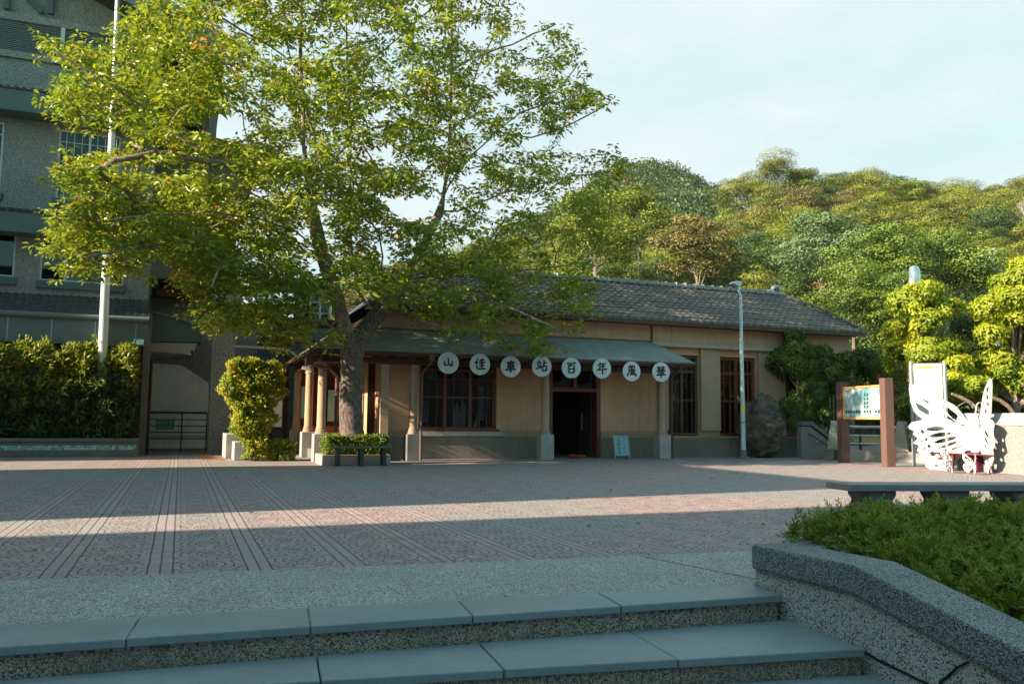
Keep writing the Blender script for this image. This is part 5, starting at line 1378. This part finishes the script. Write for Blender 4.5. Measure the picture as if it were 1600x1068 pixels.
def smooth_loop(l, k=3):
    out = []; n = len(l)
    for i in range(n):
        p0, p1, p2, p3 = l[i-1], l[i], l[(i+1) % n], l[(i+2) % n]
        for j in range(k):
            t_ = j/k; out.append(tuple(.5*((2*p1[c])+(-p0[c]+p2[c])*t_+(2*p0[c]-5*p1[c]+4*p2[c]-p3[c])*t_**2+(-p0[c]+3*p1[c]-3*p2[c]+p3[c])*t_**3) for c in (0, 1)))
    return out
B_ = at(1525, 737, z=0)+V((.25, .1, 0)); B_.z = 0
bf = thing('butterfly_seat', B_, 'large white cut-metal butterfly bench with dark red seat, standing before the right wall', 'sculpture')
aL, aR = V((-.36, .93, 0)).normalized(), V((-.50, -.86, 0)).normalized()
fw = [(75,95),(240,150),(400,245),(520,305),(590,375),(650,455),(700,540),(712,640),(600,600),(470,500),(350,445),(240,465),(185,432),(120,370),(85,250)]
fwh = [[(400,312),(470,335),(545,395),(610,465),(668,560),(560,490),(470,405)], [(380,395),(450,405),(530,455),(590,510),(500,470),(420,430)], [(160,190),(250,225),(330,280),(380,350),(300,320),(210,260)], [(130,280),(200,310),(280,370),(330,420),(240,400),(160,350)]]
hw_ = [(65,520),(95,482),(180,462),(350,450),(480,455),(600,530),(710,600),(712,760),(640,770),(570,850),(500,885),(470,950),(380,1000),(357,960),(290,962),(240,930),(225,882),(172,852),(185,805),(150,765),(168,715),(110,690),(160,645),(108,600),(125,572),(70,545)]
hwh = [ell(340,545,98,24,-.08), ell(385,607,112,24,-.15), ell(435,660,118,22,-.24), ell(462,712,104,17,-.36), ell(548,738,58,11,-.36), ell(205,576,17,22,-.5), ell(243,655,14,18,.3), ell(272,722,18,17), ell(226,748,10,12), ell(310,800,30,24,.3), ell(380,868,38,32,.3), ell(252,840,15,17), ell(345,920,22,11), ell(168,594,9,11), ell(200,672,9,12)]
rf_ = [(890,38),(905,130),(898,300),(888,450),(850,500),(790,540),(793,400),(810,270),(835,150)]
rfh = [ell(864,155,13,36,.3), ell(862,232,13,30,.15), ell(866,300,14,26), ell(845,375,12,26,.3), ell(825,300,7,40,.15)]
rh = [(868,450),(905,458),(928,500),(915,570),(922,640),(932,705),(912,760),(922,850),(905,920),(890,935),(876,1022),(860,985),(845,900),(830,850),(800,780),(780,680),(775,600),(790,540),(825,475)]
rhh = [ell(852,600,15,50,-.5), ell(848,665,13,46,-.5), ell(840,722,10,40,-.5), ell(905,590,8,22), ell(908,690,8,22), ell(868,870,10,44), ell(900,800,9,24)]
for nm, ol, hs_, ax in (('forewing', fw, fwh, aL), ('hindwing', hw_, hwh, aL), ('forewing', rf_, rfh, aR), ('hindwing', rh, rhh, aR)):
    og = B_+ax.cross(V((0,0,1)))*(.06 if nm == 'forewing' else 0)*(1 if ax is aL else -1)
    wing_mesh(nm, smooth_loop(to_plane(ol, og, ax), 2 if nm == 'forewing' else 1), [smooth_loop(to_plane(h_, og, ax), 1) for h_ in hs_], og, ax, bf, M['white'], None)
toB = (-B_).normalized(); toB.z = 0
zb_top = at(*zp((733, 430)), Y=B_.y).z; zb_bot = .5
fwd = V((-1, .05, 0)); bp = B_+fwd*.10
MB().tube([bp+V((0,0,zb_bot)), bp+V((0,0,zb_bot+.06)), bp+V((0,0,zb_top-.4)), bp+V((0,0,zb_top-.10)), bp+V((0,0,zb_top-.02)), bp+V((0,0,zb_top))], [.10,.12,.12,.11,.07,.02], 16).build('body', simple('cream_paint', (.80,.70,.66), .4, .03), bf, smooth=True)
MB().box(bp.x-.14, bp.x+.12, bp.y-.14, bp.y+.14, 0, zb_bot-.002).build('leg', M['burgundy'], bf, bevel=.01)
m = MB().prism([B_+aL*1.15+V((0,0,.44)), B_+V((0,0,.44)), B_+aR*.95+V((0,0,.44)), B_+(aL+aR).normalized()*.62+V((0,0,.44))], (0,0,.028)); m.build('seat', M['burgundy'], bf)
m = MB().prism([B_+aL*.45+fwd*.3+V((0,0,.02)), B_+aL*.6+fwd*.3+V((0,0,.02)), B_+aL*.78+fwd*.3+V((0,0,.435)), B_+aL*.40+fwd*.3+V((0,0,.435))], (.05,0,0)); m.build('support', M['burgundy'], bf)
m = MB()
for pts in ([(742,440),(740,380),(750,310),(770,285),(795,285),(803,310),(790,400),(775,520)], [(800,300),(815,290),(822,320),(800,420),(790,520)]):
    pp = [at(*zp(p), Y=bp.y) for p in pts]; MB().tube(pp, .018, 6).build('antenna', M['white'], bf)
# two little butterflies on the ground in front
def small_fly(px, py, sc, lab, az, split_):
    c = at(px, py, z=0)+V((-.15, 0, 0)); c.z = 0
    tt_ = thing('small_butterfly', c, lab, 'sculpture', 'little cut-metal butterflies at the foot of the seat')
    for sgn in (-1, 1):
        ax = (V((math.cos(az), math.sin(az), 0))*math.cos(split_)+V((-math.sin(az), math.cos(az), 0))*math.sin(split_)*sgn).normalized()
        S = sc
        up = [(0,.22),(.08,.34),(.20,.50),(.34,.58),(.37,.48),(.33,.36),(.22,.26),(.05,.20)]; lo_ = [(0,.20),(.20,.24),(.32,.26),(.36,.16),(.30,.05),(.20,-.02),(.14,.04),(.06,.12)]
        uh = [ell(.17,.39,.10,.022,.9), ell(.26,.45,.03,.06,-.5), ell(.28,.36,.035,.02), ell(.14,.29,.06,.018,.5)]; lh = [ell(.16,.20,.08,.018,.1), ell(.15,.14,.07,.018,-.4), ell(.27,.19,.025,.03), ell(.25,.09,.03,.025), ell(.17,.055,.02,.03)]
        for nm, ol, hs_, dz_ in (('forewing', up, uh, 0), ('hindwing', lo_, lh, .004)):
            og = c+V((dz_, dz_, .06*S))
            wing_mesh(nm, [(a*S*sgn if False else a*S, b*S) for a, b in smooth_loop(ol, 2)], [[(a*S, b*S) for a, b in h_] for h_ in hs_], og, ax, tt_, M['white'], None, .008)
    MB().tube([c+V((0,0,.02)), c+V((0,0,.28*sc)), c+V((0,0,.36*sc))], [.012, .022, .008], 8).build('body', simple('fly_cream', (.7,.55,.42), .5, .05), tt_)
    for s_ in (-1, 1): MB().tube([c+V((0,0,.34*sc)), c+V((-.02,.05*s_,.46*sc)), c+V((-.03,.10*s_,.52*sc))], .005, 5).build('antenna', M['white'], tt_)
small_fly(1494.5, 739, 1.0, 'little white cut-metal butterfly on the ground below the left wing of the big one', math.pi*.78, 1.0)
small_fly(1530, 741, .8, 'smaller cut-metal butterfly standing against the dark red leg of the big one', math.pi*.90, 1.1)

# ---- near plants: shrub, hibiscus, lime trees
def plant(name, label, cat, base, crowns, mat, leaf, n, wr=.5, trunk=None, tr=.05, group=None, seed=0, trunk_top=None, nl=26, lobe=(.28,.42), flowers=None, down=.35, nr=10):
    t = thing(name, base, label, cat, group)
    Ps = []; allc = []
    for i, (c, rr) in enumerate(crowns):
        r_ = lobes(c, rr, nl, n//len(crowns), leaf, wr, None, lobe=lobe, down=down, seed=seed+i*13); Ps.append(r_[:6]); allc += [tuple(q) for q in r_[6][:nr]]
    P, D, L, Wd, tt, N = [np.concatenate([q[k] for q in Ps]) for k in range(6)]
    keep = P[:,2] > .05; P, D, L, Wd, tt, N = [q[keep] for q in (P, D, L, Wd, tt, N)]
    leaf_mesh('crown', P, D, L, Wd, tt, mat, t, origin=tuple(t.location), Nrm=N)
    c0 = V(crowns[0][0]); mb = limbs(MB(), base, trunk_top or (c0.x, c0.y, c0.z), tr, allc, .6, seed=seed); mb.build('trunk', trunk or M['bark_dull'], t, smooth=True)
    if flowers:
        r = np.random.default_rng(seed+5)
        for k in range(flowers):
            c, rr = crowns[k % len(crowns)]; dd = unit(r.normal(size=(1,3)))[0]; dd[1] = -abs(dd[1]); dd[0] -= .3; dd /= np.linalg.norm(dd)
            f = V(c)+V((dd[0]*rr[0], dd[1]*rr[1], dd[2]*rr[2]))*.93
            aa = np.arange(6)*1.047+r.random(); Df = np.stack([np.cos(aa), np.full(6, -.5)+r.normal(0,.2,6), np.sin(aa)], 1)
            leaf_mesh('flower', np.tile(np.array(f), (6,1)), Df, .105, .09, r.random(6), M['flower'], t, origin=tuple(t.location), Nrm=np.tile(np.array([-.5,-1,.2]), (6,1)))
    return t
def C3(px, py, Y, rx, ry, rz): 
    p = at(px, py, Y=Y); c_ = (CMI @ p).z*-1; k = c_/F/1600
    return ((p.x, p.y, p.z), (rx*k, ry, rz*k))
YSB = 24.15
c1_, c2_, c3_ = C3(1243, 568, YSB, 50, .7, 58), C3(1262, 645, YSB-.1, 46, .7, 60), C3(1300, 596, YSB, 56, .8, 66)
b = at(1255, 712, Y=YSB-.4); b.z = 0
plant('dark_shrub', 'tall dark green layered shrub beside the boulder, overlapping the right end of the station', 'shrub', b, [c1_, c2_, c3_], M['leaf_shrub'], .12, 42000, .5, tr=.06, seed=21, nl=34, lobe=(.20,.34))
c1_, c2_ = C3(1340, 590, 26.2, 52, 1.2, 48), C3(1345, 650, 25.8, 44, 1.0, 40)
b = at(1345, 705, Y=26); b.z = 0
plant('garden_bush', 'mid green loose bush behind the framed picture board', 'bush', b, [c1_, c2_], M['leaf_shrub'], .13, 15000, .5, tr=.05, seed=31)
c1_, c2_ = C3(1392, 610, 24.4, 36, .9, 62), C3(1400, 660, 24.0, 36, .9, 36)
b = at(1395, 710, Y=24.4); b.z = 0
plant('hibiscus_bush', 'green bush dotted with bright red flowers between the picture board and white board', 'flowering bush', b, [c1_, c2_], M['leaf_shrub'], .11, 13000, .5, tr=.05, seed=41, flowers=44)
# lime-green trees
def T(px, py, c, r1, rd, r2):
    p = at(px, py, c=c); k = c/F/1600; return ((p.x, p.y, p.z), (r1*k, rd, r2*k))
cr_ = [T(1445, 495, 26.5, 62, 1.1, 66), T(1468, 575, 26, 64, 1.0, 56), T(1415, 560, 27, 42, .9, 60), T(1500, 612, 25.5, 46, .9, 40)]
b = at(1470, 690, c=26.6); b.z = 0
plant('lime_tree', 'bright lime-green young tree rising behind the white board', 'tree', b, cr_, M['leaf_lime'], .155, 36000, .42, tr=.09, seed=51, nl=24, lobe=(.22,.38), down=.7)
cr_ = [T(1580, 500, 26, 62, 1.3, 70), T(1610, 450, 26, 50, 1.2, 50), T(1560, 585, 26, 50, 1.1, 50), T(1640, 560, 26, 60, 1.2, 80)]
b = at(1598, 700, c=26); b.z = 0
plant('lime_tree', 'bright yellow-green tree with a leaning pale trunk at the right edge', 'tree', b, cr_, M['leaf_lime'], .155, 36000, .42, tr=.12, trunk=M['bark_limb'], seed=61, nl=24, lobe=(.22,.36), down=.7, trunk_top=tuple(at(1578, 560, c=26)))
cr_ = [T(1540, 640, 28, 90, 1.0, 40), T(1440, 650, 28, 60, .9, 36), T(1640, 640, 27, 60, 1.0, 50)]
b = at(1540, 690, c=28); b.z = 0
plant('garden_bush', 'deep green bush mass just behind the concrete wall at the right', 'bush', b, cr_, M['leaf_shrub'], .15, 16000, .45, tr=.05, seed=71)
m = MB()
t = thing('bare_branch', at(1520, 650, c=22.6), 'bare curving brown branch lying over the wall behind the butterfly seat', 'branch')
for pts, r_ in (([(1487,615),(1500,620),(1515,628),(1530,640),(1540,652)], .05), ([(1548,620),(1562,625),(1575,634),(1586,648)], .055), ([(1512,626),(1500,632),(1492,640)], .015)):
    MB().tube([at(x, y, c=22.9) for x, y in pts], [r_*.7]+[r_]*(len(pts)-1), 7).build('limb', M['bark_limb'], t, smooth=True)
# utility poles
for (px, py, c_, lb, big_) in ((1425, 418, 34, 'grey utility pole with a pale drum transformer on top, behind the lime tree', 1), (1552, 388, 52, 'distant pale utility pole with a short cross-arm high against the dark trees', 0)):
    tp_ = at(px, py, c=c_); t = thing('utility_pole', (tp_.x, tp_.y, 0), lb, 'utility pole', 'utility poles among the trees')
    MB().tube([(tp_.x, tp_.y, 0), (tp_.x, tp_.y, tp_.z)], [.17, .11], 10).build('pole', M['lamp_paint'], t, smooth=True)
    k = c_/F/1600
    if big_:
        MB().lathe((tp_.x-.1, tp_.y-.2, tp_.z-30*k), [(.0,0),(.20,.0),(.22,.05),(.22,.62),(.16,.78),(.05,.82)], 12).build('transformer', M['pole_white'], t, smooth=True)
        for z_ in (-38, -52): MB().bar((tp_.x-.5, tp_.y, tp_.z+z_*k), (tp_.x+.45, tp_.y, tp_.z+z_*k), .07, .07).build('cross_arm', M['steel'], t)
        for x_ in (-.45, .4, .2): MB().lathe((tp_.x+x_, tp_.y, tp_.z-36*k), [(.03,0),(.06,.05),(.03,.10),(.06,.15),(.02,.2)], 8).build('insulator', M['white'], t)
    else:
        MB().tube([(tp_.x-.35, tp_.y, tp_.z-60*k), (tp_.x-.35, tp_.y, tp_.z)], .07, 8).build('stub', M['pole_white'], t)
        MB().bar((tp_.x-.4, tp_.y, tp_.z-32*k), (tp_.x+1.0, tp_.y, tp_.z-34*k), .10, .10).build('cross_arm', M['pole_white'], t)

pa_, pb2 = at(1432, 436, c=34), at(1640, 520, c=27)
cb_ = MB().tube([pa_.lerp(pb2, k/10)-V((0,0,.5*math.sin(math.pi*k/10))) for k in range(11)], .018, 5).build('power_cable', M['steel_dark'])
tag(cb_, 'thin dark power cable sagging to the right from the drum transformer pole', 'cable')
# ================================================================== HILLS
SKY = [(200,560),(300,520),(450,470),(560,425),(620,385),(680,372),(740,360),(850,345),(940,330),(1040,326),(1100,338),(1140,335),(1165,298),(1200,268),(1260,250),(1320,253),(1400,254),(1440,268),(1500,262),(1560,266),(1600,258),(1800,270),(2300,330)]
sx, sy = [a for a, b in SKY], [b for a, b in SKY]
def hill_z(px, c):
    hor = 655+.01*(px-800); top = np.interp(px, sx, sy)
    zt = EYE+(hor-top)/1300*128-7.0
    t = np.clip((c-46)/82, 0, 1.15); return max(0, zt)*t**1.08-.02
def hpt(px, c):
    p = at(px, 534, c=c); return p.x, p.y
def px_c(x, y):
    q = CMI @ V((x, y, EYE)); 
    return proj((x, y, EYE))[0], -q.z
m = MB(); cols = list(range(150, 2400, 45)); rows = [40, 46, 52, 60, 70, 80, 92, 104, 116, 128, 140, 150]
for c in rows:
    for px in cols:
        x, y = hpt(px, c); m.v.append((x, y, hill_z(px, c) if c < 145 else hill_z(px, 128)-14))
nc = len(cols)
for i in range(len(rows)-1):
    for j in range(nc-1): m.f.append((i*nc+j, i*nc+j+1, (i+1)*nc+j+1, (i+1)*nc+j))
structure('hillside', m, simple('hill_soil', (.035,.045,.018), .95, .5, .3, 0), origin=(0,0,0))
# crown templates shared by the hillside trees
TEMPL = []
for v_ in range(7):
    nl_, lb_, fl = [(44,(.22,.34),1), (34,(.26,.40),.85), (60,(.15,.26),.9), (44,(.20,.34),.7), (50,(.18,.32),1), (32,(.22,.34),.6), (60,(.16,.28),.85)][v_]
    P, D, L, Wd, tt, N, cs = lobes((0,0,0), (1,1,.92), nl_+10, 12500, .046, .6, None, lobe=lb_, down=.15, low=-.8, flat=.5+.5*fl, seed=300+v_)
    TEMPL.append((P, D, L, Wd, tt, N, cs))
CROWN = {}; TRUNKS = []
def crown_mesh(v_, mi):
    if (v_, mi) not in CROWN:
        P, D, L, Wd, tt, N, cs = TEMPL[v_]
        CROWN[(v_, mi)] = leaf_mesh('crown', P, D, L, Wd, tt, HILL[mi][1], 'mesh', Nrm=N)
    return CROWN[(v_, mi)]
for v_ in range(7):
    mb = limbs(MB(), (0,0,-1.6), (0,0,-.3), .035, [tuple(c*.8) for c in TEMPL[v_][6][:7]], .5, n=6, seed=v_)
    me = bpy.data.meshes.new('trunk'); me.from_pydata(mb.v, [], mb.f); me.materials.append(M['bark_dull']); TRUNKS.append(me)
SHAPE = ['billowy', 'broad', 'fine-leaved', 'flat-topped', 'rounded', 'open', 'dense']
MARK = [(620,'the leaves of the big tree'),(900,'the left part of the station ridge'),(1010,'the round name signs'),(1110,'the middle of the visible ridge'),(1175,'the street lamp'),(1225,'the ridge-end ornament'),(1290,'the dark shrub'),(1350,'the picture board'),(1425,'the drum transformer'),(1500,'the butterfly seat'),(1552,'the distant cross-arm pole'),(1650,'the right edge')]
seen = {}
ORD = ['', 'second ', 'third ', 'fourth ', 'fifth ', 'sixth ', 'seventh ', 'eighth ', 'ninth ']
def hill_tree(px, c, rad, mi, v_, zoff=0, hmul=1.0, big=None):
    x, y = hpt(px, c); zg = hill_z(px, c)+zoff; Hh = rad*1.65*hmul
    lv = 'low' if c < 62 else 'lower middle' if c < 80 else 'upper middle' if c < 104 else 'topmost'
    mk = min(MARK, key=lambda q: abs(q[0]-px))[1]
    core = '%s %s tree, %s slope, above %s' % (HILL[mi][0], SHAPE[v_], lv, mk); seen[core] = seen.get(core, 0)+1; k = seen[core]
    lab = big or (core if k == 1 else (ORD[min(k-1, 8)]+core))
    t = thing('hillside_tree', (x, y, zg), lab, 'tree', 'trees on the wooded hillside', rz=rnd.uniform(0, 6.28))
    t.scale = (rad*1.22, rad*1.22, rad*hmul)
    for nm, me in (('crown', crown_mesh(v_, mi)), ('trunk', TRUNKS[v_])):
        o = bpy.data.objects.new(nm, me); COL.objects.link(o); o.parent = t; o.location = (0, 0, .72)
    return t
cnt = 0; c = 50.0; row = 0
while c < 134:
    sp = 3.7+c*.014; dpx = sp/c*1300*.92; px = 560+(row % 2)*dpx*.5 if c > 60 else 700
    while px < 1700:
        pj = px+rnd.uniform(-.25, .25)*dpx; cc = c+rnd.uniform(-2, 2); r_ = rnd.uniform(2.2, 3.7)*(1+.0015*(c-50))
        # colour by place on the slope
        w = [(.25,.30,.12,.13,.05,.15)] [0]
        if pj < 1060: w = (.25,.45,.06,.12,.02,.10)
        elif pj < 1200: w = (.28,.16,.18,.22,.06,.10) if c < 95 else (.4,.2,.2,.15,.02,.03)
        elif c > 85: w = (.62,.12,.12,.12,.0,.02)
        else: w = (.20,.10,.08,.28,.12,.22)
        mi = rnd.choices(range(6), w)[0]; v_ = rnd.choices(range(7), (2,2,2,3,2,2,2) if c > 85 else (3,3,3,1,3,1,3))[0]
        if pj > 1690: break
        if c < 62 and 1215 < pj < 1275: px += dpx; continue
        hill_tree(pj, cc, r_, mi, v_, hmul=rnd.uniform(.8, 1.15)); cnt += 1; px += dpx
    c += 5.2+c*.008; row += 1
# individually placed trees at the foot of the slope
for px, py, c, rad, mi, v_, lb in ((1385, 415, 50, 3.2, 5, 2, 'large rounded fresh green tree at the foot of the hill, above the picture board'),
        (1480, 415, 52, 3.4, 5, 0, 'large fresh green tree standing right of the drum transformer, above the lime tree'),
        (1335, 470, 46, 2.6, 5, 4, 'fresh green tree leaning over the right end of the station roof'),
        (1420, 480, 44, 2.4, 5, 6, 'fresh green low tree directly left of the drum transformer pole'),
        (1285, 390, 66, 3.8, 4, 6, 'grey bluish-green tree behind the ridge-end ornament'),
        (1000, 345, 78, 4.0, 1, 3, 'big sunlit yellow-green tree above the middle of the station ridge'),
        (930, 365, 72, 4.2, 1, 4, 'sunlit yellow-green tree just right of the big tree leaves'),
        (1090, 395, 62, 3.6, 2, 2, 'russet-tinted tree above the station ridge, left of the street lamp'),
        (1155, 300, 126, 4.0, 0, 5, 'open-crowned olive tree standing alone on the left end of the high skyline'),
        (1215, 275, 128, 4.4, 0, 1, 'olive tree on the skyline, second from its left end')):
    x, y = hpt(px, c); p = at(px, py, c=c); zg = hill_z(px, c); 
    t = hill_tree(px, c, rad, mi, v_, zoff=max(-1, p.z-.72*rad-zg) if p.z-.72*rad > zg else 0, big=lb)
# bare pale dead tree at the right of the skyline
p = at(1590, 345, c=100); zg = hill_z(1590, 100)-1.5
t = thing('dead_tree', (p.x, p.y, zg), 'leafless pale grey tree near the skyline at the right edge', 'tree'); r_ = random.Random(4)
mb = MB()
def br(p0, d, l, r, dep):
    p1 = p0+d*l; mb.tube([p0, p0.lerp(p1, .5)+V((r_.uniform(-.1,.1)*l, 0, r_.uniform(-.05,.1)*l)), p1], [r, r*.8, r*.6], 5, cap=False)
    if dep:
        for k in range(3): br(p1, (d+V((r_.uniform(-.7,.7), r_.uniform(-.7,.7), r_.uniform(-.1,.5)))).normalized(), l*.72, r*.6, dep-1)
br(V((p.x, p.y, zg)), V((.1,0,1)).normalized(), 2.9, .18, 4); mb.build('branches', simple('dead_wood', (.22,.19,.165), .8, .2), t)
# far hill behind, one wooded mass
FS = [(700,420),(800,360),(860,332),(905,298),(945,274),(985,257),(1030,251),(1075,268),(1105,286),(1140,312),(1180,335),(1260,380)]
fx_, fy_ = [a for a, b in FS], [b for a, b in FS]
def far_z(px, c): hor = 655+.01*(px-800); zt = EYE+(hor-np.interp(px, fx_, fy_))/1300*330-7; return max(0, zt)*np.clip((c-170)/160, 0, 1)**.8
m = MB(); cols = list(range(660, 1300, 20)); rows = [170, 200, 230, 260, 290, 315, 330, 350]
for c in rows:
    for px in cols: x, y = hpt(px, c); m.v.append((x, y, far_z(px, c)-(25 if c == 350 else 0)))
nc = len(cols)
for i in range(len(rows)-1):
    for j in range(nc-1): m.f.append((i*nc+j, i*nc+j+1, (i+1)*nc+j+1, (i+1)*nc+j))
structure('far_hill', m, simple('far_hill_soil', (.03,.045,.02), .95, .4, .1, 0), origin=(0,0,0))
AP = []
for k in range(420):
    px = rng.uniform(800, 1230); c = rng.uniform(240, 336); x, y = hpt(px, c); rad = rng.uniform(4.5, 8.5); v_ = int(rng.integers(0, 7))
    P, D, L, Wd, tt, N, cs = TEMPL[v_]; s_ = rng.choice(len(P), 420, replace=False); a = rng.uniform(0, 6.28); Rz_ = np.array([[math.cos(a), -math.sin(a), 0], [math.sin(a), math.cos(a), 0], [0, 0, 1]])
    AP.append((P[s_]@Rz_.T*rad+np.array([x, y, far_z(px, c)+rad*.5]), D[s_]@Rz_.T, L[s_]*rad*3.0, Wd[s_]*rad*3.4, np.clip(tt[s_]*.6+rng.uniform(0, .4), 0, 1), N[s_]@Rz_.T))
q = [np.concatenate([a[k] for a in AP]) for k in range(6)]
o = leaf_mesh('far_wood', q[0], q[1], q[2], q[3], q[4], HILL[3][1], origin=(0,0,0), Nrm=q[5]); tag(o, 'dense wood covering the distant rounded hill', 'wood', kind='stuff')

# ================================================================== TOWN BESIDE THE PLAZA (outside the picture: it shades the paving)
def block(name, label, x0, x1, y0, y1, h):
    t = thing(name, ((x0+x1)/2, (y0+y1)/2, 0), label, 'building')
    MB().box(x0, x1, y0, y1, -.6, h).build('wall', M['wall_dash'], t)
    MB().box(x0-.2, x1+.2, y0-.0, y1+.0, h+.002, h+.2).build('roof', M['fascia'], t)
    z = 1.2
    while z < h-1.8:
        y = y0+.8
        while y < y1-1.5:
            o = MB().box(x1+.003, x1+.06, y, y+1.2, z, z+1.4).build('window', M['window_white'], t); MB().quad((x1+.065,y+.08,z+.08),(x1+.065,y+1.12,z+.08),(x1+.065,y+1.12,z+1.32),(x1+.065,y+.08,z+1.32)).build('pane', M['glass_dark'], o); y += 2.6
        z += 3.2
block('town_house', 'plain grey town block west of the plaza, out of the picture', -26, -14, 10.25, 19.7, 11.3)
block('town_house', 'unseen low grey block added to shade the lower part of the left hedge', -26, -16, 24.5, 28.0, 7.0)  # added out of view, its height set to shade the hedge foot
block('town_house', 'long grey town block beside the stairs, out of the picture', -60, -7, -16, 8.0, 9.0)
block('town_house', 'long town block across the street behind the viewer, out of the picture', -12, 60, -44, -32, 12)
MB().box(-22, -9, 28.1, 40, 0, 16).build('shading_wing', M['wall_dash'], ob)  # unseen wing, added to keep the office facade in shade

# ------------------------------------------------------------------ air between here and the far hill
hz = MB().box(-520, 520, -60, 420, -2, 115); s = bpy.data.materials.new('haze_air'); s.use_nodes = True; nt = s.node_tree
nt.nodes.remove(nt.nodes['Principled BSDF']); pv = nt.nodes.new('ShaderNodeVolumePrincipled'); pv.inputs['Density'].default_value = .00009; pv.inputs['Color'].default_value = (.80,.90,.97,1)
nt.links.new(pv.outputs[0], nt.nodes['Material Output'].inputs['Volume'])
tag(hz.build('haze', s), 'thin bluish haze in the air', kind='stuff')
